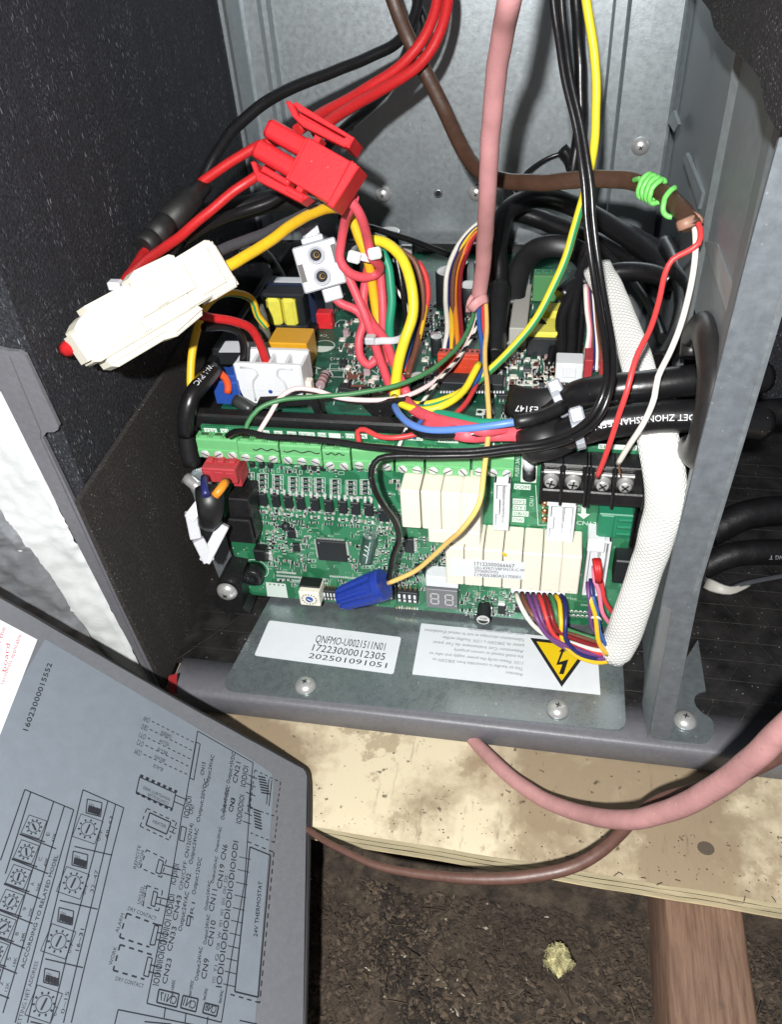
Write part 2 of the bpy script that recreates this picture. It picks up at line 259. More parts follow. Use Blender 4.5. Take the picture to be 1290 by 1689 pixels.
# ------------------------------------------------------------------ mesh builder (mm)
class MB:
    def __init__(s): s.v = []; s.f = []; s.m = []; s.sm = []; s.uv = {}; s.mats = []
    def mi(s, m):
        if m not in s.mats: s.mats.append(m)
        return s.mats.index(m)
    def face(s, idx, m, smooth=False): s.f.append(tuple(idx)); s.m.append(s.mi(m)); s.sm.append(smooth)
    def add(s, pts): n = len(s.v); s.v.extend(pts); return n
    def quad(s, a, b, c, d, m): n = s.add([a, b, c, d]); s.face((n, n+1, n+2, n+3), m)
    def box(s, c, size, m, b=0.0, rot=None):
        hx, hy, hz = [k / 2 for k in size]; h = (hx, hy, hz); b = min(b, hx * .9, hy * .9, hz * .9)
        T = (lambda p: c + (rot @ p)) if rot is not None else (lambda p: c + p)
        S = [(x, y, z) for x in (-1, 1) for y in (-1, 1) for z in (-1, 1)]
        if b <= 0:
            n = s.add([T(V(x * hx, y * hy, z * hz)) for x, y, z in S])
            for q in ((0, 1, 3, 2), (4, 6, 7, 5), (0, 4, 5, 1), (2, 3, 7, 6), (0, 2, 6, 4), (1, 5, 7, 3)): s.face([n + i for i in q], m)
            return
        ix = {}
        for sg in S:
            for a in range(3):
                ix[sg, a] = s.add([T(V(*[sg[k] * (h[k] - (0 if k == a else b)) for k in range(3)]))])
        for a in range(3):
            o = [k for k in range(3) if k != a]
            for sa in (-1, 1):
                def sg(p, q): r = [0, 0, 0]; r[a] = sa; r[o[0]] = p; r[o[1]] = q; return tuple(r)
                s.face([ix[sg(-1, -1), a], ix[sg(1, -1), a], ix[sg(1, 1), a], ix[sg(-1, 1), a]], m)
            for p in (-1, 1):
                for q in (-1, 1):
                    def s2(t): r = [0, 0, 0]; r[a] = t; r[o[0]] = p; r[o[1]] = q; return tuple(r)
                    s.face([ix[s2(-1), o[0]], ix[s2(1), o[0]], ix[s2(1), o[1]], ix[s2(-1), o[1]]], m)
        for sg in S: s.face([ix[sg, 0], ix[sg, 1], ix[sg, 2]], m)
    def prism(s, poly, off, m, side=None):
        n = len(poly); a = s.add(list(poly)); b = s.add([p + off for p in poly])
        s.face(range(a, a + n), m); s.face(range(b, b + n), m)
        for i in range(n): j = (i + 1) % n; s.face((a + i, a + j, b + j, b + i), side or m)
    def sheet(s, rows, m, smooth=True):
        nr, nc = len(rows), len(rows[0]); base = s.add([p for r in rows for p in r])
        for i in range(nr - 1):
            for j in range(nc - 1): s.face((base + i*nc + j, base + i*nc + j+1, base + (i+1)*nc + j+1, base + (i+1)*nc + j), m, smooth)
    def lathe(s, prof, o, ax, m, n=16, smooth=True, mfun=None, cap=True):
        ax = ax.normalized(); u = ax.cross(V(0, 0, 1) if abs(ax.z) < .9 else V(1, 0, 0)).normalized(); v = ax.cross(u)
        rings = []
        for r, h in prof: rings.append(s.add([o + ax * h + (u * math.cos(2*math.pi*i/n) + v * math.sin(2*math.pi*i/n)) * max(r, 0.001) for i in range(n)]))
        for k in range(len(rings) - 1):
            for i in range(n):
                j = (i + 1) % n; mm = mfun(k, i) if mfun else m
                s.face((rings[k] + i, rings[k] + j, rings[k+1] + j, rings[k+1] + i), mm, smooth)
        if cap: s.face(range(rings[0], rings[0] + n), m); s.face(range(rings[-1], rings[-1] + n), mfun(len(prof) - 2, 0) if mfun else m)
    def tube(s, pts, r, m, n=10, rb=None, ref=False, mfun=None, step=2.2, rfun=None, raw=False, cap=True):
        P = pts if raw else spline(pts, step)
        if len(P) > 12 and not raw:
            P = [p if k in (0, len(P) - 1) else p + V(noise.noise(p * .09), noise.noise(p * .09 + V(9, 3, 1)), noise.noise(p * .09 + V(2, 7, 5))) * min(r, 1.8) * .2 for k, p in enumerate(P)]
        fr = frames(P, ref); L = 0.0; rings = []; N = len(P)
        for k, (p, (t, a, b)) in enumerate(zip(P, fr)):
            if k: L += (P[k] - P[k-1]).length
            f = rfun(k / max(1, N - 1)) if rfun else 1.0
            i0 = s.add([p + a * (math.cos(2*math.pi*i/n) * (rb or r) * f) + b * (math.sin(2*math.pi*i/n) * r * f) for i in range(n)])
            rings.append((i0, L))
        for k in range(N - 1):
            for i in range(n):
                j = (i + 1) % n
                s.uv[len(s.f)] = ((rings[k][1], i / n), (rings[k][1], (i+1) / n), (rings[k+1][1], (i+1) / n), (rings[k+1][1], i / n))
                s.face((rings[k][0] + i, rings[k][0] + j, rings[k+1][0] + j, rings[k+1][0] + i), mfun(k, i) if mfun else m, True)
        if cap:
            s.face(range(rings[0][0], rings[0][0] + n), mfun(0, 0) if mfun else m); s.face(range(rings[-1][0], rings[-1][0] + n), mfun(N, 0) if mfun else m)
        return P, fr
    def mesh(s, name, o=V(0, 0, 0)):
        me = bpy.data.meshes.new(name)
        me.from_pydata([(p - o) * 0.001 for p in s.v], [], s.f)
        for m in s.mats: me.materials.append(m)
        me.polygons.foreach_set('material_index', s.m); me.polygons.foreach_set('use_smooth', s.sm)
        if s.uv:
            ul = me.uv_layers.new(name='UVMap')
            for fi, q in s.uv.items():
                st = me.polygons[fi].loop_start
                for k in range(4): ul.data[st + k].uv = q[k]
        bm = bmesh.new(); bm.from_mesh(me); bmesh.ops.recalc_face_normals(bm, faces=bm.faces); bm.to_mesh(me); bm.free()
        me.update(); return me
def spline(pts, step=2.2):
    if len(pts) == 2:
        n = max(2, int((pts[1] - pts[0]).length / step)); return [pts[0].lerp(pts[1], i / n) for i in range(n + 1)]
    P = [pts[0] * 2 - pts[1]] + list(pts) + [pts[-1] * 2 - pts[-2]]; out = []
    for i in range(1, len(P) - 2):
        p0, p1, p2, p3 = P[i-1:i+3]; n = max(2, int((p2 - p1).length / step))
        t0, t1 = 0.0, max(1e-4, (p1 - p0).length ** .5); t2 = t1 + max(1e-4, (p2 - p1).length ** .5); t3 = t2 + max(1e-4, (p3 - p2).length ** .5)
        for k in range(n):
            t = t1 + (t2 - t1) * k / n
            A1 = p0 * ((t1-t)/(t1-t0)) + p1 * ((t-t0)/(t1-t0)); A2 = p1 * ((t2-t)/(t2-t1)) + p2 * ((t-t1)/(t2-t1)); A3 = p2 * ((t3-t)/(t3-t2)) + p3 * ((t-t2)/(t3-t2))
            B1 = A1 * ((t2-t)/(t2-t0)) + A2 * ((t-t0)/(t2-t0)); B2 = A2 * ((t3-t)/(t3-t1)) + A3 * ((t-t1)/(t3-t1))
            out.append(B1 * ((t2-t)/(t2-t1)) + B2 * ((t-t1)/(t2-t1)))
    out.append(pts[-1]); return out
def frames(P, ref=False):
    out = []; a = None
    for k in range(len(P)):
        t = (P[min(k+1, len(P)-1)] - P[max(k-1, 0)]).normalized()
        if a is None or ref:
            c = -P[k].normalized(); c2 = c - t * c.dot(t)
            if c2.length > .2 or a is None: a = c2
        a = (a - t * a.dot(t)).normalized(); out.append((t, a, t.cross(a)))
    return out
def T(*pts): return [at(*p) for p in pts]

def bprism(s, pts, z0, z1, m, b, fr):
    """moulded slab: outline in a local frame (origin, x, y, normal), from z0 up to z1 with a bevelled upper edge"""
    o, ux, uy, un = fr; A = sum(pts[i-1][0] * pts[i][1] - pts[i][0] * pts[i-1][1] for i in range(len(pts)))
    sg = 1 if A > 0 else -1; q = []
    for i, (x, y) in enumerate(pts):
        a = pts[i-1]; c = pts[(i+1) % len(pts)]
        d1 = V(x - a[0], y - a[1], 0).normalized(); d2 = V(c[0] - x, c[1] - y, 0).normalized(); n1 = V(-d1.y, d1.x, 0) * sg; n2 = V(-d2.y, d2.x, 0) * sg
        k = (n1 + n2); k = k / max(.35, k.length_squared / 2) if k.length > .1 else n1; q.append((x + k.x * b, y + k.y * b))
    n = len(pts); P = lambda l, z: s.add([o + ux * x + uy * y + un * z for x, y in l])
    r = [P(pts, z0), P(pts, z1 - b), P(q, z1)]
    for k in range(2):
        for i in range(n): j = (i + 1) % n; s.face((r[k] + i, r[k] + j, r[k+1] + j, r[k+1] + i), m)
    s.face(range(r[0], r[0] + n), m); s.face(range(r[2], r[2] + n), m)
def slab(s, pts, o, n, z0, z1, m, k=1.0, off=(0, 0)):
    """outline given in photo pixels, laid on the plane through o with normal n, from z0 to z1 along n"""
    P = []
    for x, y in pts: r = ray(off[0] + x / k, off[1] + y / k); P.append(r * ((o + n * z1).dot(n) / r.dot(n)))
    s.prism(P, n * (z0 - z1), m)
# ------------------------------------------------------------------ objects
def link(name, data, parent=None, loc=None):
    o = bpy.data.objects.new(name, data); COL.objects.link(o)
    if parent is not None: o.parent = parent
    if loc is not None: o.location = loc
    return o
def tag(o, label=None, cat=None, group=None, kind=None):
    if label: o['label'] = label
    if cat: o['category'] = cat
    if group: o['group'] = group
    if kind: o['kind'] = kind
    return o
ORG = {}
def thing(name, label, cat, base, group=None):
    o = link(name, None, None, w(base)); tag(o, label, cat, group); ORG[o.name] = base.copy(); return o
def org(parent):
    p = parent
    while p.parent is not None: p = p.parent
    return ORG[p.name]
def part(name, mb, parent, label=None, kind=None):
    o = link(name, mb.mesh(name, org(parent)), parent)
    return tag(o, label, None, None, kind)
def solo(name, mb, label, cat, group=None, kind=None):
    c = sum(mb.v, V(0, 0, 0)) / len(mb.v); zz = min(p.z for p in mb.v); c = V(c.x, c.y, zz)
    o = link(name, mb.mesh(name, c), None, w(c)); ORG[o.name] = c
    return tag(o, label, cat, group, kind)
def copies(name, me, parent, spots, rot=None, sub=None):
    """alike parts sharing one mesh; spots in mm in the frame of the place"""
    out = []; base = org(parent)
    for p in spots:
        o = link(name, me, parent, (p - base) * 0.001)
        if rot is not None: o.rotation_euler = rot.to_euler()
        out.append(o)
        if sub:
            for (sn, sm) in sub:
                link(sn, sm, o)
    return out
def wire(name, pts, r, m, label, cat='wire', group=None, **kw):
    mb = MB(); mb.tube(pts, r, m, **kw); return solo(name, mb, label, cat, group)

# ------------------------------------------------------------------ lettering: flat print as thin mesh
_tc = {}
def glyphs(s):
    if s not in _tc:
        cu = bpy.data.curves.new('print', 'FONT'); cu.body = s; cu.size = 1.0; cu.resolution_u = 2
        ob = bpy.data.objects.new('print', cu); me = bpy.data.meshes.new_from_object(ob)
        _tc[s] = ([v.co.copy() for v in me.vertices], [tuple(p.vertices) for p in me.polygons])
        bpy.data.objects.remove(ob); bpy.data.curves.remove(cu); bpy.data.meshes.remove(me)
    return _tc[s]
def text(mb, s, o, u, v, h, m, width=None, center=False, warp=None):
    vs, fs = glyphs(s)
    if not vs: return
    x0 = min(p.x for p in vs); x1 = max(p.x for p in vs); k = h / 0.72; kx = k if width is None else width / (x1 - x0)
    off = -(x1 + x0) / 2 * kx if center else -x0 * kx
    n = mb.add([(warp(p.x * kx + off, p.y * k) if warp else o + u * (p.x * kx + off) + v * (p.y * k)) for p in vs])
    for f in fs: mb.face([n + i for i in f], m)
def bar(mb, a, b, wd, nrm, m):
    d = (b - a).normalized(); c = nrm.cross(d).normalized() * (wd / 2)
    mb.quad(a - c, b - c, b + c, a + c, m)
# ================================================================== attic floor, plywood, joist
def N(p, s, seed=0.0): return noise.noise(V(p.x * s + seed, p.y * s, p.z * s + seed * .37))
ZF = -332.0
mb = MB()
rows = []
for iy in range(64):
    row = []
    for ix in range(84):
        x = -330 + ix * 9.0; y = -330 + iy * 14.0 if iy < 20 else -50 + (iy - 20) * 7.0
        p = V(x, y, 0)
        row.append(V(x, y, ZF + 5 * N(p, .02) + 6 * N(p, .06, 3) + 2.5 * N(p, .17, 9)))
    rows.append(row)
rows = [[p for p in r] for r in rows]
mb.sheet(rows, MATS['attic_fill'])
tag(solo('ground', mb, None, None), kind='structure')
# loose shreds lying on the fill: one countless mass
mb = MB(); rnd = random.Random(3); sh = [MATS['shred_a'], MATS['shred_b'], MATS['shred_c'], MATS['shred_d']]
lt = mat('pale_shred', (0.36, 0.32, 0.25), 0.9)
for i in range(30000):
    x = rnd.uniform(-100, 125); y = rnd.uniform(15, 146); p = V(x, y, 0)
    z = ZF + 5 * N(p, .02) + 6 * N(p, .06, 3) + 2.5 * N(p, .17, 9) + rnd.uniform(-.5, 1.2) + 1.5 * N(p, .3, 4)
    pale = rnd.random() < (0.0015 + .05 * math.exp(-((x + 20) ** 2 + (y - 105) ** 2) / 420))
    a = rnd.uniform(0, 6.28); L = rnd.uniform(.4, 1.9) ** 1.25 * (0.7 if pale else 1); W = rnd.uniform(.25, 1.1) * (0.6 if pale else 1); d = V(math.cos(a), math.sin(a), rnd.uniform(-.5, .5)) * L; e = V(-math.sin(a), math.cos(a), rnd.uniform(-.7, .7)) * W
    c = V(x, y, z + (.5 if pale else 0)); k = lt if pale else sh[max(0, min(3, int(1.5 + 3.2 * N(p, .035, 6) + rnd.gauss(0, .9))))]; up = V(0, 0, rnd.uniform(.2, 1.2))
    n = mb.add([c - d - e * .6, c + d * rnd.uniform(.2, .8) - e, c + d + e * .4, c - d * .4 + e, c + up]); 
    for q in ((0, 1, 4), (1, 2, 4), (2, 3, 4), (3, 0, 4)): mb.face([n + j for j in q], k)
for i in range(130):
    x = rnd.uniform(-90, 120); y = rnd.uniform(15, 140); a = rnd.uniform(0, 6.28); L = rnd.uniform(4, 11); c = V(x, y, ZF + 5 * N(V(x, y, 0), .02) + 6 * N(V(x, y, 0), .06, 3) + rnd.uniform(1, 4))
    d = V(math.cos(a), math.sin(a), rnd.uniform(-.3, .3)) * L; k = rnd.choice(sh[:3] + [sh[2]])
    mb.tube([c - d * .5, c + V(0, 0, rnd.uniform(-1, 1)), c + d * .5], rnd.uniform(.1, .32), k, n=4, step=3)
tag(solo('insulation_debris', mb, 'dark brown loose attic insulation covering the floor below the plywood', 'insulation'), kind='stuff')
# lump of yellow fibre
mb = MB(); c = at(922, 1583, (ZF + 8) / ray(922, 1583).z)
rows = []
for i in range(15):
    th = math.pi * i / 14; rows.append([])
    for j in range(25):
        ph = 2 * math.pi * (j % 24) / 24; d = V(math.sin(th) * math.cos(ph), math.sin(th) * math.sin(ph), math.cos(th)); rr = 3.9 * (1 + .8 * noise.noise(d * 1.7 + V(3, 1, 2)) + .55 * noise.noise(d * 4.5) + .25 * noise.noise(d * 11)); rows[-1].append(c + V(d.x * rr * .95, d.y * rr * 1.15, d.z * rr * .62))
mb.sheet(rows, fluffy, False)
for i in range(900):
    d = V(rnd.gauss(0, 1), rnd.gauss(0, 1), rnd.uniform(-.1, 1.0)).normalized(); q = c + V(d.x * 4.4, d.y * 5.2, d.z * 2.8) * (rnd.uniform(.5, .95) + .7 * noise.noise(d * 1.6 + V(3, 1, 2))); e = V(rnd.gauss(0, 1), rnd.gauss(0, 1), rnd.gauss(0, .4)) * .8; e = e - d * e.dot(d) * .7; mb.tube([q, q + e * .7 + d * .2, q + e * 1.4], .11, fluffy, n=3, step=2)
solo('fibre_tuft', mb, 'small tuft of yellow fibre lying on the dark attic insulation', 'fibre tuft')
# plywood with its layered front edge
ZP = -287.0
mb = MB(); rows = []
def ply_edge(x): return 143.5 - 0.022 * (x + 46) + .35 * noise.noise(V(x * .05, 0, 0))
ys = [0, 6, 14, 30, 60, 120, 300]
xs = [-230 + i * 6 for i in range(92)]
for k in ys: rows.append([V(x, ply_edge(x) + k, ZP + (0 if k else -.5)) for x in xs])
mb.sheet(rows, MATS['plywood_face'])
ply_l = mat('ply_layer_pale', (0.60, 0.52, 0.33), 0.65, 0, 0.14, 200, 0.2, 500, stretch=(.3, 1, 1), flecks=[((0.10, 0.07, 0.04), 260, 0.3, 0.12, (.4, 1, 1))])
ply_d = mat('ply_layer_dark', (0.38, 0.31, 0.19), 0.75, 0, 0.3, 200, 0.3, 500, stretch=(.3, 1, 1))
z = ZP - .5
for i, (hh, inset) in enumerate(((3.0, 0), (.6, .9), (3.0, 0.1), (.6, 1.0), (3.2, .2))):
    m_ = ply_d if i % 2 else ply_l
    mb.sheet([[V(x, ply_edge(x) + inset + .25 * noise.noise(V(x * .3, i, 0)), z) for x in xs], [V(x, ply_edge(x) + inset + .25 * noise.noise(V(x * .3, i + 9, 0)), z - hh) for x in xs]], m_, False)
    z -= hh
mb.sheet([[V(x, ply_edge(x), z) for x in xs], [V(x, ply_edge(x) + 300, z) for x in xs]], ply_d, False)
ZPB = z
ply = thing('plywood_sheet', 'stained pale plywood sheet with layered front edge under the cabinet', 'plywood', V(0, 200, ZPB))
part('sheet_layers', mb, ply)
mb = MB()
for (px, py, r_) in ((1165, 1399, 2.6),):
    o = onZ(px, py, ZP + .12); n = mb.add([o + V(math.cos(i * .4488) * r_ * 1.15, math.sin(i * .4488) * r_, 0) for i in range(14)]); mb.face(range(n, n + 14), mat('knot_brown', (0.085, 0.065, 0.045), 0.7))
part('knot', mb, ply)
mb = MB()
for i in range(200):
    x = rnd.uniform(-110, 130); y = 144 + abs(rnd.gauss(0, 1)) * 12; s = rnd.uniform(.1, .28)
    mb.box(V(x, y, ZP + .15), (s * 2, s, .3), rnd.choice(sh))
for i in range(9):
    x = rnd.uniform(35, 110); y = ply_edge(x) + rnd.uniform(-.5, 3); a = rnd.uniform(0, 6.28); mb.tube([V(x, y, ZP + .2), V(x + math.cos(a) * 1, y + math.sin(a) * .8 - .4, ZP + .6), V(x + math.cos(a) * 1.8, y + math.sin(a) * 1.6 - .4, ZP + .1)], .16, rnd.choice(sh[:3]), n=3)
part('dust_crumbs', mb, ply, kind='stuff')
# joist
mb = MB(); a = onZ(1095, 1485, ZPB - .5); b = onZ(1225, 1510, ZPB - .5)
xl, xr = a.x - .2, b.x + .6
rows = []
for iy in range(60):
    y = -120 + iy * 5.2
    rows.append([V(xl, y, ZPB - 40), V(xl + .2 * noise.noise(V(y * .1, 1, 0)), y, ZPB - 1.6), V(xl + 1.1, y, ZPB - .5)] + [V(xl + 1.1 + (xr - xl - 2.2) * k / 8, y, ZPB - .5 + .25 * noise.noise(V(k, y * .06, 0))) for k in range(1, 8)] + [V(xr - 1.1, y, ZPB - .5), V(xr + .2 * noise.noise(V(y * .1, 5, 0)), y, ZPB - 1.6), V(xr, y, ZPB - 40)])
mb.sheet(rows, MATS['sawn_wood'])
solo('wooden_joist', mb, 'reddish brown sawn wooden joist running out from under the plywood', 'joist')

# ================================================================== cabinet
ZR = -274.0; YB = 430.0
cab = thing('air_handler_cabinet', 'grey steel air handler cabinet with black foam lining, opened at front', 'cabinet', V(-40, 190, ZR - 13))
ZT = 60.0
# left foam wall
mb = MB()
P0, P1 = V(-152.3, 192.5, 0), V(-163, YB + 2, 0)
n_ = 24; rows = []
for zi in range(20):
    z = ZR - 4 + (ZT - ZR + 4) * zi / 19
    rows.append([V(P0.x + (P1.x - P0.x) * k / n_ + .5 * noise.noise(V(k * .4, z * .02, 0)), P0.y + (P1.y - P0.y) * k / n_, z) for k in range(n_ + 1)])
mb.sheet(rows, foam)
mb.sheet([[p + V(-14, 0, 0) for p in (r[0], r[-1])] for r in (rows[0], rows[-1])], foam)
mb.sheet([[r[0], r[0] + V(-14, 0, 0)] for r in rows], foam, False)
part('insulation_lining', mb, cab)
def lw(px, py, lift):
    n = V(242, 10.5, 0).normalized(); r = ray(px, py); return r * ((V(-152.3, 192.5, 0) + n * lift).dot(n) / r.dot(n))
poly = [lw(*p, 2.2) for p in ((276, 610), (330, 525), (420, 600), (420, 760), (345, 965), (272, 1136), (200, 985), (130, 828))]
mb = MB(); mb.prism(poly, V(-1.9, 0, 0), foam2)
part('insulation_strip', mb, cab)
# back panel: folded sheet, profile in X-Y raised in Z
def ext(mb, prof, z0, z1, m, th=None):
    rows = [[V(x, y, z) for x, y in prof] for z in (z0, z1)]; mb.sheet(rows, m, False)
def bx(px, py=0, y=YB): return onY(px, py, y).x
mb = MB()
xa = bx(362)
ribs = [(xa - 2, YB - 9), (bx(376), YB - 9), (bx(384), YB - 11), (bx(390), YB - 9), (bx(398), YB - 4), (bx(402), YB - 3.2), (bx(406), YB - 5), (bx(428), YB - 5), (bx(433), YB - 3.0), (bx(441), YB - 3.0), (bx(446), YB)]
prof = ribs + [(bx(1012), YB), (bx(1017), YB - 2.2), (bx(1036), YB - 2.2), (bx(1039), YB - 1.0)]
ext(mb, prof, ZR, ZT, galv)
part('back_panel', mb, cab)
mb = MB()
prof = [(bx(1040), YB - .8), (bx(1043), YB - 3.2), (bx(1080), YB - 3.4), (bx(1130), YB - 3.2), (bx(1134), YB - 4.2), (bx(1137), YB - 3.2), (bx(1138), YB + .5)]
ext(mb, prof, ZR, ZT, galv)
part('corner_strip', mb, cab)
# partition wall on the right: folded sheet running to the front
XW = 49.5
mb = MB()
prof = [(bx(1137) - .2, YB + 1), (bx(1146), YB - 4), (XW + 2.2, 405), (XW + 2.2, 330), (XW - .6, 327), (XW - .6, 284), (XW + .2, 280), (XW - 2.6, 276), (XW - 2.8, 272), (XW - 1.2, 268), (XW - 1.2, 222), (XW - 3.0, 206), (XW - 1.6, 190.2)]
rows = []
zs = [ZR + 1, -262, -176, -134, -100, -60, ZT]
for z in zs: rows.append([V(x, y, z) for x, y in prof])
hole = (-176, -134)
nr, nc = len(rows), len(rows[0])
for i in range(nr - 1):
    for j in range(nc - 1):
        if i == 2 and prof[j][1] <= 268.1 and prof[j + 1][1] >= 221.9: continue     # cable opening behind the grommet
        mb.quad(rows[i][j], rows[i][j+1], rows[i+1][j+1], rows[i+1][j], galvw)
part('partition', mb, cab)
for q in (((1115, 182), (1102, 200), (1112, 218), (1119, 205)), ((1136, 252), (1159, 318), (1152, 345), (1127, 262)), ((1168, 398), (1183, 402), (1219, 500), (1200, 520), (1172, 432))):
    mb = MB(); pts = [onX(x, y, XW - (2.9 if y < 240 else 1.6)) + V(-.9 if k == 0 else 0, 0, 0) for k, (x, y) in enumerate(q)]; mb.prism(pts, V(1.4, 0, 0), galv); part('dent_facet', mb, cab)  # bright facets of dents, their highlight given by plates of lighter steel
# flange facing the front
YFL = 189.0
fl = [(1350, 0), (1290, 214), (1234, 420), (1149, 760), (1092, 996), (1106, 1004), (1109, 1010), (1072, 1212), (1078, 1219), (1102, 1219), (1106, 1214), (1158, 960), (1219, 760), (1290, 523), (1345, 335), (1500, 0)]
poly = [onY(x, y, YFL) for x, y in fl]
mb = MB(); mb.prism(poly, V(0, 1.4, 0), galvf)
e1 = [onY(x, y, YFL - .25) for x, y in ((1492, 0), (1283, 500), (1210, 760), (1148, 960), (1140, 985), (1146, 985), (1155, 960), (1216, 760), (1289, 506), (1500, 0))]
mb.prism(e1, V(0, .2, 0), mat('zinc_seam', (0.20, 0.22, 0.235), 0.5, 0.5, 0.3, 300))
part('partition_flange', mb, cab)
# foot tab of the partition with its screw
def on273(pp, z=ZR + .7): return [onZ(x, y, z) for x, y in pp]
mb = MB()
mb.prism(on273([(1152, 1055), (1165, 1139), (1157, 1141), (1149, 1146), (1146, 1151), (1146, 1157), (1149, 1165), (1155, 1172), (1163, 1178), (1171, 1183), (1176, 1189), (1178, 1196), (1177, 1206), (1174, 1216), (1169, 1222), (1162, 1225), (1152, 1226), (1092, 1220), (1104, 1170), (1112, 1158), (1108, 1150), (1130, 1090)]), V(0, 0, -1.1), galvp)
part('partition_foot', mb, cab)
# pan-head screws
def screw_mesh(r, ax, name='screw', m=chrome, dome=.62):
    s = MB(); pr = [(r * 1.04, 0), (r * 1.04, r * .16)] + [(r * math.cos(t), r * .16 + r * dome * math.sin(t)) for t in (0.25, .5, .8, 1.1, 1.35)] + [(r * .12, r * .16 + r * dome)]
    s.lathe(pr, V(0, 0, 0), ax, m, 20)
    u = ax.cross(V(.3, .9, .2)).normalized(); v = ax.cross(u); R3 = Matrix((u, v, ax)).transposed(); dk = mat('screw_recess', (0.03, 0.03, 0.03), 0.5, 0.5)
    for sz in ((r * .5, r * .11, r * .14), (r * .11, r * .5, r * .14)): s.box(ax * (r * (.125 + dome)), sz, dk, 0, R3)
    return s.mesh(name)
UP = V(0, 0, 1); FR = V(0, -1, 0)
su = screw_mesh(4.3, UP); sf = screw_mesh(4.1, FR); sr = screw_mesh(3.3, V(-1, 0, 0))
copies('screw', su, cab, [onZ(1130, 1189, ZR + .8)])
copies('screw', sf, cab, [onY(632, 320, YB - .1), onY(786, 318, YB - .1), onY(1057, 241, YB - 3.4)])
mb = MB(); o = onY(723, 319, YB - .25); mb.lathe([(1.6, 0), (1.6, .2)], o, FR, ink, 14); mb.lathe([(2.2, -.05), (2.4, .05), (1.6, .12)], o, FR, galv, 14, cap=False)
part('pilot_hole', mb, cab)
# front bottom rail, grey paint, rounded lip
mb = MB(); YR = 187.5
prof = [(YR + 18, ZR - 12.5), (YR + 18, ZR), (YR + 2.6, ZR), (YR + 1.3, ZR - .3), (YR + .4, ZR - 1.1), (YR, ZR - 2.4), (YR, ZR - 11.5), (YR + .8, ZR - 12.5)]
xs = [-147.5, -146.8, -144.5, -141.5, -100, -40, 0, 60, 140, 320]
rows = []
for x in xs:
    k = max(0, (-141.5 - x) / 6.0)
    rows.append([V(x, y + (k * k * 7 if y < YR + 10 else 0), z) for y, z in prof])
mb.sheet(rows, paint); mb.face(range(0, len(prof)), paint)
part('bottom_rail', mb, cab)
scr = MB()
for i in range(9):
    p = onY(318 + rnd.gauss(0, 7), 1153 + rnd.gauss(0, 2.0), YR + .2); scr.box(p, (rnd.uniform(.6, 2.6), .25, rnd.uniform(.2, .7)), tin, 0, Matrix.Rotation(rnd.uniform(-.5, .5), 3, 'Y'))
part('chipped_edge', scr, cab, kind='stuff')
mb = MB(); q = [onY(x, y, 190.5) for x, y in ((277, 1118), (291, 1114), (290, 1146), (278, 1140))]; mb.prism(q, V(0, 1.2, 0), redtape); part('red_tape', mb, cab)
# black foil floor liner left and right of the partition, reinforcement threads standing proud
mb = MB(); rows = []
for iy in range(26):
    y = 203 + iy * 9.1
    rows.append([V(-158 + ix * 9.1, y, ZR - .8 + .5 * noise.noise(V(ix * .5, iy * .5, 2))) for ix in range(54)])
mb.sheet(rows, foil)
part('floor_liner', mb, cab)
mb = MB(); thr = mat('liner_thread', (0.040, 0.039, 0.037), 0.45, 0, .6, 300)
for i in range(16):
    y = 212 + i * 10.5; mb.tube([V(-150, y, ZR + .05), V(-20, y + 1, ZR - .1), V(320, y - 1, ZR + .05)], .10, thr, n=4, step=9)
for i in range(22):
    x = 58 + i * 12.5 + rnd.uniform(-3, 3); mb.tube([V(x, 204, ZR), V(x + 60, 310, ZR)], .09, thr, n=4, step=9); mb.tube([V(x + 60, 204, ZR), V(x, 310, ZR)], .09, thr, n=4, step=9)
for i in range(9):
    x = -150 + i * 25; mb.tube([V(x, 204, ZR), V(x + 40, 260, ZR)], .09, thr, n=4, step=9)
part('liner_threads', mb, cab, kind='stuff')
# right compartment, black inside
mb = MB(); mb.sheet([[V(XW + 5, 420, ZR), V(330, 420, ZR)], [V(XW + 5, 420, ZT), V(330, 420, ZT)]], foam, False)
mb.sheet([[V(330, 200, ZR), V(330, 420, ZR)], [V(330, 200, ZT), V(330, 420, ZT)]], foam, False)
mb.sheet([[V(XW + 4, 192, ZR + 1), V(XW + 5.5, 420, ZR + 1)], [V(XW + 4, 192, -180), V(XW + 5.5, 420, -180)]], foam2, False)
part('compartment_lining', mb, cab)
# torn black foam hanging at upper right
mb = MB(); pl = [(1140, -60), (1158, 0), (1172, 18), (1178, 45), (1196, 72), (1218, 92), (1237, 108), (1253, 128), (1258, 150), (1263, 180), (1275, 203), (1284, 216), (1296, 190), (1330, 80), (1400, -60)]
front = [onX(x, y, XW - 7.5) for x, y in pl]
mb.prism(front, V(6.5, 1.5, 0), mat('torn_foam', (0.020, 0.019, 0.021), 0.85, 0, 0.6, 700, 1.0, 1100, spec=0.3, flecks=[((0.42, 0.41, 0.43), 820, 0.22, 0.5, G1), ((0.16, 0.16, 0.17), 1300, 0.3, 0.6, G1)]))  # highlights on the torn grain are painted in as pale flecks
part('foam_flap', mb, cab)
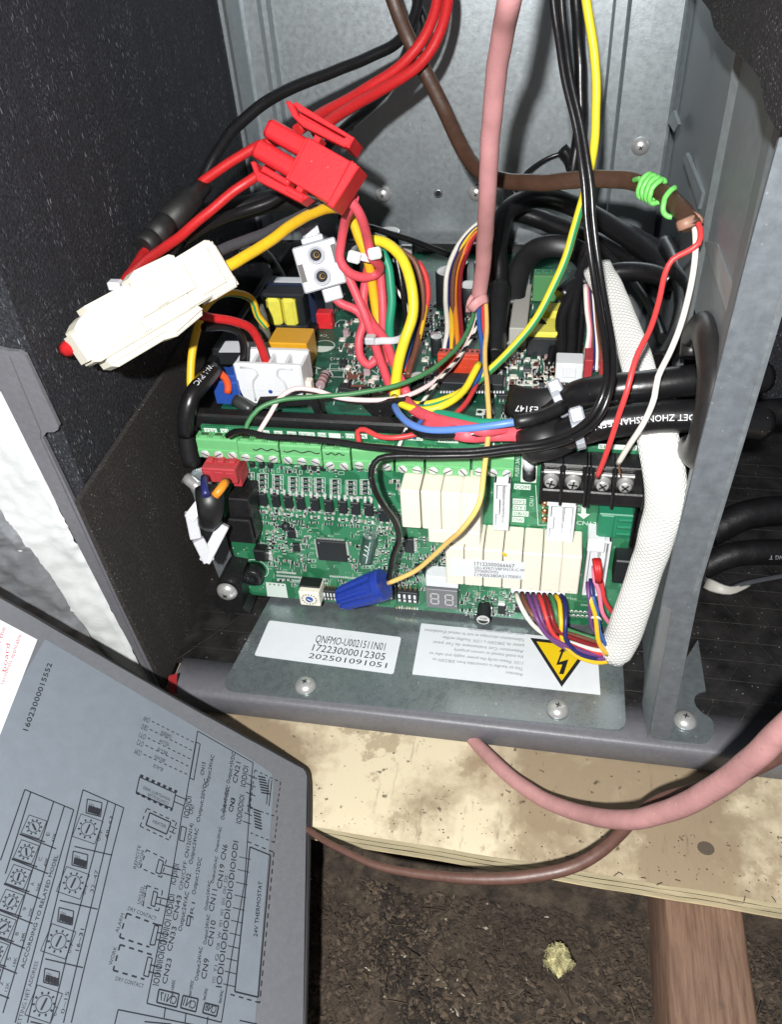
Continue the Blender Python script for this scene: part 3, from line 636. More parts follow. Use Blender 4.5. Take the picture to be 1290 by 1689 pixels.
# left front corner post, grey paint, with notch
mb = MB(); YP = 190.0
po = [(-60, 560), (12, 579), (30, 580), (41, 587), (96, 703), (95, 709), (88, 713), (76, 713), (70, 722), (275, 1146), (268, 1152), (182, 1004), (130, 900), (100, 845), (50, 735), (0, 645), (-60, 560)][:-1]
mb.prism([onY(x, y, YP) for x, y in po], V(0, 1.5, 0), paint)
mb.prism([onY(x, y, YP - .5) for x, y in ((-60, 560), (-10, 578), (14, 588), (66, 712), (66, 724), (262, 1146), (258, 1146), (182, 1004), (100, 845), (0, 645))], V(0, .45, 0), paint)
part('corner_post', mb, cab)
# rubber grommet round the cable opening
mb = MB(); cpts = [onX(x, y, XW - 3) for x, y in ((1140, 590), (1143, 560), (1152, 541), (1163, 545), (1171, 575), (1173, 625), (1168, 680), (1158, 725), (1146, 748), (1138, 742))]
mb.tube(cpts, 3.6, concrete, rb=5.0, n=14)
part('grommet', mb, cab)

# ================================================================== insulated duct outside, to the left
mb = MB(); rows = []
left_edge = [(0, 645), (50, 740), (100, 850), (130, 905), (182, 1008), (230, 1098), (262, 1150)]
nn = 110
def edge(t):
    k = t * (len(left_edge) - 1); i = min(int(k), len(left_edge) - 2); f = k - i
    return left_edge[i][0] * (1 - f) + left_edge[i+1][0] * f, left_edge[i][1] * (1 - f) + left_edge[i+1][1] * f
for i in range(nn + 1):
    ex, ey = edge(i / nn); row = []
    for k in range(40):
        p = onY(ex + 3, ey, 191.6) + V(-k * 1.25, -k * .15, 0)
        row.append(p + V((.9 * noise.noise(V(i * .35, 3, 1)) if k < 3 else 0), -1.3 * noise.noise(V(p.x * .09, p.z * .05, 2)) - .6 * noise.noise(V(p.x * .25, p.z * .2, 7)) - .25 * abs(noise.noise(V(p.x * .6, p.z * .45, 5))) - .08 * noise.noise(V(p.x * 1.3, p.z * 1.1, 5)) - (.9 if 0 < k < 36 else 0), 0))
    rows.append(row)
duct = thing('insulated_duct', 'white mastic coated duct insulation with torn silver foil beside the cabinet', 'duct', V(-180, 190, ZR))
mb.sheet(rows, mastic); part('mastic_coat', mb, duct)
mb = MB(); rows = []
for i in range(nn + 1):
    ex, ey = edge(i / nn); row = []
    for k in range(34):
        p = onY(ex + 3, ey, 191.6) + V(-(8.0 + 4.0 * (1 - i / nn)) - 15 * (1 - i / nn) - k * 2.2, -5.0 - .1 * k, 0)
        row.append(p + V(0, -1.8 * noise.noise(V(p.x * .16, p.z * .12, 5)) - 1.6 * abs(noise.noise(V(p.x * .35, p.z * .22, 8))) - .6 * noise.noise(V(p.x * .9, p.z * .7, 3)) + (1.8 if k == 0 else 0), 0))
    rows.append(row)
mb.sheet(rows, silver); part('foil_face', mb, duct)

# ================================================================== control box: plate, tray
YBD = 242.0
plate = thing('mounting_plate', 'galvanized plate with two white labels and a yellow warning triangle', 'mounting plate', V(-45, 195, ZR))
ZM = ZR + 1.2
mb = MB()
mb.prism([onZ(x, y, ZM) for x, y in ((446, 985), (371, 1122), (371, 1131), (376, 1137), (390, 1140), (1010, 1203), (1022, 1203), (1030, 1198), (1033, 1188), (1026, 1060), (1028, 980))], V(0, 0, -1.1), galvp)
part('plate_sheet', mb, plate)
copies('screw', su, plate, [onZ(504, 1132, ZM), onZ(920, 1171, ZM)])
def on_m(x, y, d=.12): return onZ(x, y, ZM + d)
def label_part(corners, plane, name, parent, m=paper, r=1.2, th=.1, label=None):
    """a thin sticker with rounded corners; plane(x, y, lift) -> point"""
    c = [plane(x, y, .14) for x, y in corners]; pts = []
    for i in range(4):
        a, b, d = c[i-1], c[i], c[(i+1) % 4]
        for t in (0, .33, .67, 1):
            u = b + (a - b).normalized() * r; v = b + (d - b).normalized() * r
            pts.append(u * (1-t)**2 + b * (2*t*(1-t)) + v * t*t)
    nrm = (c[1] - c[0]).cross(c[3] - c[0]).normalized()
    if nrm.dot(c[0]) > 0: nrm = -nrm
    s = MB(); s.prism(pts, nrm * -th, m); return part(name, s, parent, label), nrm
def ptext(mb, s, plane, p0, p1, hpx, m, lift=.2, nsgn=None):
    """print a line from pixel p0 to pixel p1 (baseline), cap height from the pixel p0 + hpx (2-vector)"""
    a = plane(*p0, lift); b = plane(*p1, lift); c = plane(p0[0] + hpx[0], p0[1] + hpx[1], lift)
    u = (b - a).normalized(); v = (c - a); v = v - u * v.dot(u); h = v.length
    text(mb, s, a, u, v.normalized(), h, m, width=(b - a).length)
lb, _ = label_part([(444, 1023), (662, 1051), (649, 1112), (419, 1081)], on_m, 'serial_label', plate)
mb = MB()
ptext(mb, 'QNFMO-U0021511N01', on_m, (519, 1059), (634, 1073), (4, -12.5), ink)
ptext(mb, '17223000012305', on_m, (514, 1073), (634, 1089), (4, -11.5), ink)
ptext(mb, '202501091051', on_m, (508, 1085), (637, 1102), (3, -8.5), ink)
part('label_print', mb, lb)
lb, _ = label_part([(695, 1028), (985, 1058), (991, 1146), (680, 1112)], on_m, 'notice_label', plate, r=.25)
mb = MB()
L8 = [('Attention', 863, 1114, 835, 1110), ('This air handler is convertible from 208/230V to', 863, 1104, 714, 1088), ('115V. Please verify the power supply and refer to', 863, 1094.5, 709, 1078),
      ('the install manual to convert properly', 864, 1084.5, 749, 1072.5), ("Attention: Cet traitement de l'air peut", 864, 1075.5, 715, 1060), ('passer de 208/230V a 115V. Veuillez verifier', 865, 1066, 730, 1052),
      ("l'alimentation electrique et voir le manuel d'installation", 865, 1056.5, 701, 1040), ('pour une conversion correcte', 865, 1047.5, 774, 1038.5)]
for s, x0, y0, x1, y1 in L8: ptext(mb, s, on_m, (x0, y0 - 3), (x1, y1 - 3), (-.6, 5.2), inkg)
part('label_print', mb, lb)
tri = [(875, 1052), (978, 1063), (927, 1133)]
def inset(tr, k): cx = sum(p[0] for p in tr) / 3; cy = sum(p[1] for p in tr) / 3; return [(cx + (x - cx) * k, cy + (y - cy) * k) for x, y in tr]
mb = MB(); mb.prism([on_m(x, y, .22) for x, y in tri], V(0, 0, -.06), ink); mb.prism([on_m(x, y, .30) for x, y in inset(tri, .80)], V(0, 0, -.06), yelsign)
bolt = [(929, 1067), (936, 1076), (931, 1075.5), (924, 1092), (940, 1087), (932, 1105), (937, 1105), (922, 1112), (926, 1096), (929, 1095.5), (916, 1098), (925, 1078), (920, 1077)]
bolt = [(928.5, 1068), (933, 1075), (930, 1075), (923, 1092), (938, 1087.5), (931.5, 1108), (930, 1112), (922.5, 1111.5), (928, 1096), (918, 1096.5), (926, 1075), (922.5, 1075)]
mb.prism([on_m(x, y, .36) for x, y in bolt], V(0, 0, -.05), ink)
part('warning_triangle', mb, plate)
# ================================================================== black plastic tray carrying both boards
tray = thing('board_tray', 'black plastic tray holding the two green circuit boards', 'plastic tray', V(-50, 330, ZR))
mb = MB()
mb.box(V(-48, 247.5, -226), (172, 5, 92), blackp, .6)                 # upright behind the front board
def lipz(x): return -170.5
xl = onY(312, 700, 252).x; xr = onY(1040, 720, 252).x
mb.box(V((xl + xr) / 2, 247.6, -175.5), (xr - xl, 5.6, 7), blackp, .8)   # front lip
mb.box(V((xl + xr) / 2, 340, -190), (xr - xl + 8, 166, 6), blackp, .5) # floor of the tray
mb.box(V((xl + xr) / 2 - 10, 421.5, -188), (xr - xl + 30, 4, 24), blackp, .5)
mb.box(V(xl - 4, 340, -188), (4, 166, 24), blackp, .5)
part('tray_shell', mb, tray)
mb = MB(); a = [onY(x, y, 252) for x, y in ((412, 692), (426, 660), (520, 656), (536, 694), (524, 692), (512, 668), (434, 672), (424, 696))]
mb.prism(a, V(0, 2.5, 0), blackp); part('clip', mb, tray)
mb = MB(); mb.prism([onY(x, y, 254) for x, y in ((596, 668), (668, 660), (640, 694), (622, 694))], V(0, 2.5, 0), blackp); part('clip', mb, tray)
mb = MB()
q = [onY(x, y, 232) for x, y in ((365, 950), (372, 943), (398, 948), (400, 1003), (412, 1012), (372, 1012), (358, 1000), (356, 965))]
mb.prism(q, V(0, 12, 0), blackp); part('corner_bracket', mb, tray)
copies('screw', screw_mesh(4.6, FR), tray, [onY(375, 974, 231.5)])
mb = MB()
q = [onY(x, y, 246) for x, y in ((306, 792), (318, 776), (345, 766), (400, 790), (408, 965), (366, 965), (352, 930), (318, 815))]
mb.prism(q, V(0, 1.4, 0), galv); mb.prism([onY(x, y, 238) for x, y in ((348, 1000), (358, 998), (400, 1003), (404, 1010), (352, 1008))], V(0, 8, 0), chrome)
mb.tube([onY(307, 788, 244), onY(330, 806, 241)], 2.6, chrome, n=10)
part('steel_bracket', mb, tray)

# ================================================================== front control board
brd = thing('control_board', 'upright green control board with cream relays and green terminal blocks', 'circuit board', V(-48, YBD, -270))
def fb(x, y, h=0.0): return onY(x, y, YBD - h)
mb = MB(); bl = [fb(x, y) for x, y in ((331, 703), (1062, 730), (1000, 1030), (720, 1010), (418, 984))]
xl, xr = fb(331, 703).x - .3, 36.5; zt, zb = -175.3, -270
mb.box(V((xl + xr) / 2, YBD + .85, (zt + zb) / 2), (xr - xl, 1.6, zt - zb), pcb, .15)
part('board', mb, brd)
pm = MB()                                # all silkscreen print
sm_ = MB()                               # countless tiny soldered chips
def rectp(x0, y0, x1, y1, h): a = fb(x0, y0, h); b = fb(x1, y1, h); return a, b
def cbox(mb, x0, y0, x1, y1, h, m, b=.25, h0=0.0, rot=0.0):
    """a body on the board whose front face (h mm proud) covers the pixel box"""
    a, c = rectp(x0, y0, x1, y1, h); ce = V((a.x + c.x) / 2, YBD - (h + h0) / 2, (a.z + c.z) / 2)
    mb.box(ce, (abs(c.x - a.x), h - h0, abs(a.z - c.z)), m, b, Matrix.Rotation(rot, 3, 'Y') if rot else None); return ce, abs(c.x - a.x), abs(a.z - c.z)
def comp(name, x0, y0, x1, y1, h, m, b=.25, label=None, h0=0.0):
    s = MB(); cbox(s, x0, y0, x1, y1, h, m, b, h0); return part(name, s, brd, label)
def bplane(x, y, lift=0.0): return fb(x, y, .04 + lift)
EX, EZ = V(1, 0, 0), V(0, 0, 1)
def stext(s, x, y, hmm, m=silk, h=.08, width=None, rot=0, center=True, flip=False):
    u, v = EX, EZ
    if rot == 90: u, v = EZ, -EX
    text(pm, s, fb(x, y, h) - v * hmm / 2, u, v, hmm, m, width, center)
def sbox(s, x, y, hmm, wmm):
    c = fb(x, y, .06); pm.box(c, (wmm, .08, hmm * 1.55), silk); text(pm, s, c + V(0, -.12, -hmm / 2), EX, EZ, hmm, pcb, min(wmm * .86, 99), True)
def sline(*pts, wd=.25):
    for a, b in zip(pts, pts[1:]): bar(pm, fb(*a, .06), fb(*b, .06), wd, V(0, -1, 0), silk)
# --- green screw terminals: body, one screw per pole
PITCH = 5.02
def term_mesh(n):
    s = MB(); W = n * PITCH - .4
    # side profile (Y out of the board is negative, Z up): sloped upper face, screw face below
    pr = [(0, -4.4), (0, 4.0), (-4.2, 4.0), (-4.8, 3.4), (-5.0, -.6), (-5.4, -.9), (-5.4, -4.4)]
    s.prism([V(-W / 2, y, z) for y, z in pr], V(W, 0, 0), tgreen)
    for k in range(n):
        x = -W / 2 + PITCH * (k + .5) - .2
        for dx in (-2.1, 2.1): s.box(V(x + dx, -2.2, 4.3), (.5, 3.6, .8), tgreen, .1)
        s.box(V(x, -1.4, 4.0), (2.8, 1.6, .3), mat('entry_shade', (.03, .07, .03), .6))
        s.box(V(x, -3.3, 4.2), (3.2, 1.2, .8), tgreen, .2)
        s.lathe([(1.95, 0), (1.95, .2), (1.72, .2)], V(x, -5.35, -2.7), FR, tgreen, 14, cap=False)
    return s.mesh('terminal_block')
def tscrew_mesh(a):
    s = MB(); s.lathe([(1.7, -.2), (1.7, .3), (1.55, .42), (.01, .46)], V(0, 0, 0), FR, tin, 14)
    s.box(V(0, -.47, 0), (3.0, .1, .42), mat('slot_dark', (.09, .09, .085), .5, .5), 0, Matrix.Rotation(a, 3, 'Y')); return s.mesh('screw')
tms = {n: term_mesh(n) for n in (2, 3)}; tsc = [tscrew_mesh(a) for a in (.5, -.6, .9, .2)]
blocks = [(329, 396, 3, 757), (396, 463, 3, 763), (465, 533, 3, 768), (534, 580, 2, 775), (582, 650, 3, 776), (653, 700, 2, 781), (703, 776, 3, 785), (779, 848, 3, 787)]
kk = 0
for x0, x1, n, yb in blocks:
    a = onY(x0, yb - 1, YBD - 5.4); b = onY(x1, yb, YBD - 5.4); c = V((a.x + b.x) / 2, YBD - .05, b.z + 4.3)
    o = copies('terminal_block', tms[n], brd, [c])[0]; o.scale = ((b.x - a.x) / (n * PITCH), 1, 1)
    for k in range(n):
        sc_ = link('screw', tsc[kk % 4], o, V(-(n * PITCH - .4) / 2 + PITCH * (k + .5) - .2, -5.4, -2.7) * .001); kk += 1
# terminal names in white boxes above
for s, x, y, wd in (('Y2/Y', 347, 710.5, 5.2), ('Y1', 370, 711.5, 3.2), ('G', 392, 712, 2.6), ('OB', 412, 713, 3), ('W', 439, 714, 2.6), ('W1', 459, 715, 3.4), ('W2', 481, 716, 3.6), ('E/AUX', 506, 717, 6.2), ('DH', 531, 718, 3.2), ('', 552, 719, 4.6), ('DS', 577, 719.5, 3.4), ('R', 600, 720, 2.6), ('C', 622, 721, 2.6), ('UV.LED', 682, 723, 7), ('WORK', 739, 727, 7.6), ('ALARM', 800, 730, 7), ('SS', 910, 734, 3.4), ('HB', 953, 735, 4.4), ('SR', 997, 737, 4), ('', 1020, 738, 5), ('S2', 1044, 739, 3)):
    sbox(s, x, y - .5, 1.35, wd)
# --- optocouplers and their resistor groups
def smd(mb, c, wx, wz, h, body, ends=True, horiz=True):
    mb.box(c + V(0, -h / 2, 0), (wx * (.62 if horiz and ends else 1), h, wz * (1 if horiz or not ends else .62)), body)
    if ends:
        d = V(wx * .4, 0, 0) if horiz else V(0, 0, wz * .4)
        for sg in (-1, 1): mb.box(c + d * sg + V(0, -h / 2 * .95, 0), (wx * .22, h * .95, wz * .96) if horiz else (wx * .96, h * .95, wz * .22), tin)
opx = [432, 453, 474, 494, 518, 541, 564, 585, 607, 631]
for i, x in enumerate(opx):
    y0 = 815 + i * 2.1 + (7 if i == 9 else 0); s = MB(); c, wx, wz = cbox(s, x - 8, y0, x + 9, y0 + 21, 2.2, chipm, .3)
    for dx in (-1.25, 1.25):
        for sg in (1, -1):
            s.box(c + V(dx, .1, sg * (wz / 2 + .5)), (1.0, .5, 1.4), tin, .1); s.box(c + V(dx, .7, sg * (wz / 2 + 1.6)), (1.2, .4, 1.1), tin)
    s.lathe([(.3, 0), (.3, .1)], c + V(-1.2, -1.12, 1.5), FR, inkg, 8)
    part('optocoupler', s, brd)
    for j in range(3): smd(sm_, fb(x - 4 + j * 6, y0 + 29 + (j % 2)), 1.0, 1.5, .5, chipm if j % 2 else tin, True, False)
    for j in range(2): smd(sm_, fb(x - 4 + j * 9, y0 + 38), 1.3, 1.0, .5, chipm)
for i, (x, y) in enumerate(((410, 780), (433, 782), (458, 784), (484, 787), (505, 788), (527, 789), (553, 791), (579, 793), (603, 792))):
    for j in range(3):
        s = MB(); c = fb(x, y + j * 8.2 + 3); smd(s, c, 3.3, 1.55, .65, chipm); text(s, ('331', '103', '472')[j], c + V(0, -.68, -.35), EX, EZ, .7, wink, 1.3, True)
        part('resistor', s, brd); sline((x - 9, y + j * 8.2 - 1), (x + 9, y + j * 8.2 - 1), (x + 9, y + j * 8.2 + 7), (x - 9, y + j * 8.2 + 7), (x - 9, y + j * 8.2 - 1), wd=.18)
    for j in range(3): smd(sm_, fb(x - 7 + j * 7, y + 28), 1.1, .8, .4, tin)
for x, y in ((414, 768), (430, 769), (444, 769), (500, 772), (516, 773), (531, 774)):
    s = MB(); c, _, _ = cbox(s, x - 5, y - 5, x + 5, y + 5, 2.4, chipm, .5); part('diode', s, brd)
# --- microcontroller
def qfp(name, x0, y0, x1, y1, h, npin, sides='TRBL', pl=.9):
    s = MB(); c, wx, wz = cbox(s, x0, y0, x1, y1, h, chipm, .2)
    for k in range(npin):
        f = (k + .5) / npin - .5
        if 'T' in sides: s.box(c + V(f * wx * .94, h * .3, wz / 2 + pl / 2), (wx / npin * .5, .2, pl), tin)
        if 'B' in sides: s.box(c + V(f * wx * .94, h * .3, -wz / 2 - pl / 2), (wx / npin * .5, .2, pl), tin)
        if 'R' in sides: s.box(c + V(wx / 2 + pl / 2, h * .3, f * wz * .94), (pl, .2, wz / npin * .5), tin)
        if 'L' in sides: s.box(c + V(-wx / 2 - pl / 2, h * .3, f * wz * .94), (pl, .2, wz / npin * .5), tin)
    s.lathe([(.5, 0), (.5, .06)], c + V(-wx * .4, -h / 2, wz * .4), FR, inkg, 10)
    return part(name, s, brd)
qfp('microcontroller', 520, 892, 573, 928, 1.6, 20)
stext('IC1', 545, 884, 1.3); stext('C1', 589, 881, 1.3)
qfp('logic_chip', 666, 889, 683, 913, 1.6, 8, 'LR', 1.1); qfp('logic_chip', 472, 875, 488, 889, 1.5, 4, 'LR', .7); qfp('logic_chip', 481, 898, 495, 911, 1.5, 4, 'LR', .7); qfp('logic_chip', 850, 1000, 866, 1012, 1.5, 4, 'LR', .9)
s = MB(); c = fb(472, 866); s.lathe([(1.9, 0), (1.9, 1.2), (1.4, 2.2), (.01, 2.6)], c, FR, chipm, 14); part('round_sensor', s, brd)
# lying clear-sleeved crystal can
s = MB(); a = fb(611, 882, 3.2); b = fb(603, 924, 3.2); d = (b - a)
s.tube([a, a + d * .2, a + d * .85, b], 3.0, sleeve_c, n=14, step=1.5); s.lathe([(2.4, 0), (2.2, .4), (.01, .5)], b, d, tin, 14)
for k in (.25, .4, .58): s.tube([a + d * k + V(-1.2, -2.9, 0), a + d * (k + .08) + V(.8, -3.02, 0)], .28, silk, n=4)
part('capacitor', s, brd, 'dark green sleeved capacitor lying flat')
# buzzer and black switch at lower left
s = MB(); c = fb(422, 938); s.lathe([(4.6, 0), (4.6, 6.2), (4.2, 6.6), (1.0, 6.6), (.8, 6.2), (.01, 6.2)], c, FR, blackp, 24); s.lathe([(1.3, 6.62), (1.3, 6.75)], c, FR, chipm, 14); part('buzzer', s, brd)
s = MB(); cbox(s, 416, 908, 440, 928, 5, blackp, .5); cbox(s, 440, 912, 450, 925, 1.2, tin, .2); part('slide_switch', s, brd)
pm.lathe([(5.6, .05), (5.9, .05)], c, FR, silk, 26, cap=False)
# rows of test pads
for r_, (y0, xs0, xs1, n) in enumerate(((943, 457, 487, 12), (949, 457, 540, 28), (955, 458, 540, 26), (950, 545, 592, 14))):
    for k in range(n):
        x = xs0 + (xs1 - xs0) * k / (n - 1); sm_.box(fb(x, y0 + (x - xs0) * .085) + V(0, -.1, 0), (.62, .25, .9), tin)
# white silk field with vias, rotary and DIP switches
s = MB(); q = [fb(x, y, .05) for x, y in ((438, 960), (471, 963), (475, 986), (441, 983))]; s.prism(q, V(0, -.12, 0), silk)
for k in range(4): s.lathe([(.45, 0), (.45, .08)], fb(445 + k * 7.2, 963.5 + k * .7, .2), FR, pcb, 8)
part('silk_field', s, brd)
s = MB(); cbox(s, 492, 966, 528, 977, 6, blackp, .3); c, wx, wz = cbox(s, 491, 976, 529, 1001, 9, cream, .5)
for k in range(16):
    a = k * math.pi / 8; s.box(c + V(math.cos(a) * 3.3, -4.55, math.sin(a) * 2.9), (.5, .12, .8), inkg, 0, Matrix.Rotation(-a + 1.57, 3, 'Y'))
s.lathe([(1.75, 0), (1.6, .35), (.01, .36)], c + V(0, -4.45, 0), FR, blueb, 14); s.box(c + V(0, -4.9, 0), (2.2, .12, .45), paper, 0, Matrix.Rotation(.6, 3, 'Y'))
part('rotary_switch', s, brd)
def dipsw(x0, y0, x1, y1, n, rows=2):
    s = MB(); c, wx, wz = cbox(s, x0, y0, x1, y1, 3.0, chipm, .2)
    for k in range(n):
        f = (k + .5) / n - .5; s.box(c + V(f * wx * .95, -1.6, wz * .12), (wx / n * .45, .5, wz * .34), paper, .08); s.box(c + V(f * wx * .95, 1.0, wz / 2 + .5), (wx / n * .4, .4, 1.1), gold); s.box(c + V(f * wx * .95, -1.55, -wz * .3), (wx / n * .5, .2, wz * .2), tin)
    return part('dip_switch', s, brd)
dipsw(531, 974, 556, 992, 4); dipsw(653, 976, 690, 996, 4); dipsw(620, 972, 650, 990, 4)
for k in range(9): sm_.box(fb(655 + k * 4.2, 1001 + k * .25) + V(0, -.3, 0), (.7, .6, 1.0), tin if k % 3 else gold)
# two-digit display
s = MB(); c, wx, wz = cbox(s, 702, 950, 756, 971, 6.5, paper, .2); c, wx, wz = cbox(s, 702, 971, 755, 1006, 6.4, segm, .15)
def seg(dx):
    W_, H_ = 2.6, 6.2
    for (x, z, hw) in ((0, H_/2, 1), (0, 0, 1), (0, -H_/2, 1)): s.box(c + V(dx + x, -3.25, z), (W_, .1, .55), segl)
    for x in (-1, 1):
        for z in (-1, 1): s.box(c + V(dx + x * W_ * .62, -3.25, z * H_ / 4), (.55, .1, H_ * .40), segl)
seg(-3.0); seg(3.2); s.lathe([(.4, 0), (.4, .1)], c + V(6.0, -3.2, -3.4), FR, segl, 8)
part('segment_display', s, brd)
# radial capacitor standing out of the board
def radial(x, y, r, h, txt=None, body=chipm):
    s = MB(); c = fb(x, y); s.lathe([(r * .98, 0), (r, .4), (r, h - 1.0), (r * .93, h - .5), (r, h - .2), (r * .9, h), (r * .75, h - .15), (.01, h - .15)], c, FR, body, 22, mfun=lambda k, i: tin if k >= 5 else body)
    s.prism([c + V(math.cos(t) * r * .76, -h + .10, math.sin(t) * r * .76) for t in [3.3 + k * .3 for k in range(10)]], V(0, -.1, 0), chipm)
    if txt: text(s, txt, c + V(0, -h - .02, .3), EX, EZ, r * .4, ink, r * 1.0, True)
    return part('capacitor', s, brd)
radial(800, 1000, 3.1, 8, 'V68'); s = MB(); cbox(s, 789, 998, 813, 1016, 1.4, chipm, .3); cbox(s, 790, 1001, 812, 1017, 1.7, tin, .3, 1.4); part('capacitor_base', s, brd)
s = MB(); cbox(s, 822, 996, 833, 1014, 2.0, chipm, .2); cbox(s, 822, 996, 833, 1000, 2.05, tin, .1); part('tantalum_chip', s, brd)
s = MB(); c, wx, wz = cbox(s, 683, 935, 700, 947, 2.5, chipm, .2); s.lathe([(.8, 0), (.8, .5)], c + V(wx * .1, -1.25, 0), FR, paper, 10); part('push_button', s, brd)
# --- relays
def relay_mesh(wx, wz, h, dz=0):
    s = MB(); s.box(V(0, -h / 2, 0), (wx, h, wz), relaym, .45)
    s.lathe([(.75, 0), (.75, .08), (.6, .12), (.01, .12)], V(0, -h, -wz / 2 + 2.0), FR, relaym, 12)
    s.box(V(0, -h - .01, wz * .28), (wx * .5, .1, .25), relaym); s.box(V(wx * .2, -.5, -wz / 2 - .7), (1.2, .5, 1.6), tin)
    return s.mesh('relay')
HR = 15.0
r1 = relay_mesh(7.3, 18.6, HR); xs1 = [658, 693.5, 727, 760.5, 793]
sp = []
for k in range(4):
    a = onY(xs1[k], 820, YBD - HR); b = onY(xs1[k+1], 820, YBD - HR); sp.append(V((a.x + b.x) / 2, YBD - .02, -188.5 - 9.4))
copies('relay', r1, brd, sp)
r2 = relay_mesh(7.15, 20.3, HR); xs2 = [735, 765.5, 797, 829, 861, 894, 926.5, 958]
sp = []
for k in range(7):
    a = onY(xs2[k], 940, YBD - HR); b = onY(xs2[k+1], 940, YBD - HR); sp.append(V((a.x + b.x) / 2, YBD - .02, -215.6 - 10.2))
copies('relay', r2, brd, sp)
s = MB(); cbox(s, 706, 873, 792, 901, 13.5, relaym, .45); part('relay', s, brd, 'wide cream relay lying below the upper row')
s = MB()
c = fb(834, 903, 11); 
for k in range(9): s.tube([c + V(rnd.uniform(-1.2, 1.2), rnd.uniform(-4.5, -3.2), rnd.uniform(-1.2, 1.2)) for _ in range(3)], .18, yelsign, n=4)
part('glue_fleck', s, brd)
def rp(x, y, lift=0.0): return fb(x, y, HR + .03 + lift)
lb, _ = label_part([(743, 921), (867, 928), (863, 956), (740, 949)], rp, 'serial_label', brd, r=.6)
mb = MB()
for s_, x0, y0, x1, y1, hh in (('17122000066667', 783, 932.5, 849, 936.5, -6), ('US1-KFR71VBP3N1X-C-W', 783, 938.5, 866, 943, -4.5), ('ZY00(ROHS)', 783, 944, 822, 946, -4.8), ('119005380A5170001', 783, 950.5, 859, 954.5, -5)):
    ptext(mb, s_, rp, (x0, y0), (x1, y1), (.8, hh), ink)
part('label_print', mb, lb)
# --- white pin headers
def header(x0, y0, x1, y1, h, slot, m=white):
    s = MB(); a, b = rectp(x0, y0, x1, y1, h); cx, cz = (a.x + b.x) / 2, (a.z + b.z) / 2; wx, wz = abs(b.x - a.x), abs(a.z - b.z); t = 1.0
    s.box(V(cx, YBD - 1.2, cz), (wx, 2.4, wz), m, .2)
    for sg in (-1, 1):
        s.box(V(cx + sg * (wx / 2 - t / 2), YBD - h / 2, cz), (t, h, wz), m, .2); s.box(V(cx, YBD - h / 2 + .1, cz + sg * (wz / 2 - t / 2)), (wx, h, t), m, .2)
    n = max(2, int(wz / 3.2))
    for k in range(n): s.box(V(cx + wx * .06, YBD - h * .45, cz + ((k + .5) / n - .5) * (wz - 2)), (.7, h * .7, .7), tin)
    if slot: s.box(V(cx - wx / 2 + t + .5, YBD - h + .5, cz), (1.4, 1, wz * .3), m, .1)
    return s
part('pin_header', header(815, 797, 839, 876, 9.5, True), brd)
part('pin_header', header(906, 832, 945, 895, 10, True), brd)
s = MB(); cbox(s, 903, 826, 950, 838, 9.8, white, .3); part('header_latch', s, brd)
part('pin_header', header(972, 892, 996, 985, 9, False), brd)
s = MB(); cbox(s, 971, 890, 997, 912, 9.6, white, .3); part('header_latch', s, brd)
s = MB(); cbox(s, 843, 972, 932, 986, 6.5, white, .3)
for k in range(9):
    c = fb(850 + k * 9.5, 978 + k * .3, 6.6); s.box(c, (.9, .4, .9), ink)
part('pin_header', s, brd)
# --- fuse
s = MB(); cbox(s, 862, 733, 885, 797, 1.0, silk, .1); a = fb(873, 742, 4); b = fb(873, 788, 4)
s.lathe([(2.4, 0), (2.5, .4), (2.5, 3.2)], a, b - a, tin, 16); s.lathe([(2.2, 3.2), (2.2, (b - a).length - 4.4)], a, b - a, paper, 16); s.lathe([(2.4, (b - a).length - 4.4), (2.4, (b - a).length)], a, b - a, chipm, 16)
s.lathe([(1.3, 0), (1.3, .4), (.8, .5)], fb(873, 739, 6), FR, tin, 12); part('fuse', s, brd)
stext('FUSE1,3A/32VDC', 854, 759, 1.5, rot=90, width=15)
for s_, x, y, wd in (('COM', 862, 803, 6.2), ('OY2', 857, 827, 5.0), ('OY1', 857, 837, 5.0), ('OB/O', 859, 847, 6.2), ('OW', 855, 857, 4.6)): sbox(s_, x, y, 1.7, wd)
stext('CN11', 877, 827, 1.6, rot=90); stext('CN12', 968, 863, 2.0, width=7.5); stext('+', 988, 863, 1.8); stext('HLF', 956, 838, 1.4, rot=90); sline((946, 867), (946, 860)); sline((944, 866), (888, 866), (884, 800))
for k, (x, y) in enumerate(((959, 835), (968, 835), (968, 848), (974, 848), (963, 855), (953, 848), (959, 848))): pass
pm.prism([fb(x, y, .06) for x, y in ((960, 834), (967, 834), (967, 847), (974, 848), (963, 856), (952, 847), (959, 847))], V(0, -.06, 0), silk)
for y in (830, 843, 856):
    s = MB(); s.lathe([(1.5, 0), (1.4, .6), (.8, 1.1), (.01, 1.2)], fb(899, y), FR, copper, 12); part('solder_bump', s, brd)
sline((896, 826), (896, 862), wd=.4); stext('TH2', 946, 988, 1.2); stext('CN41', 966, 998, 1.2)
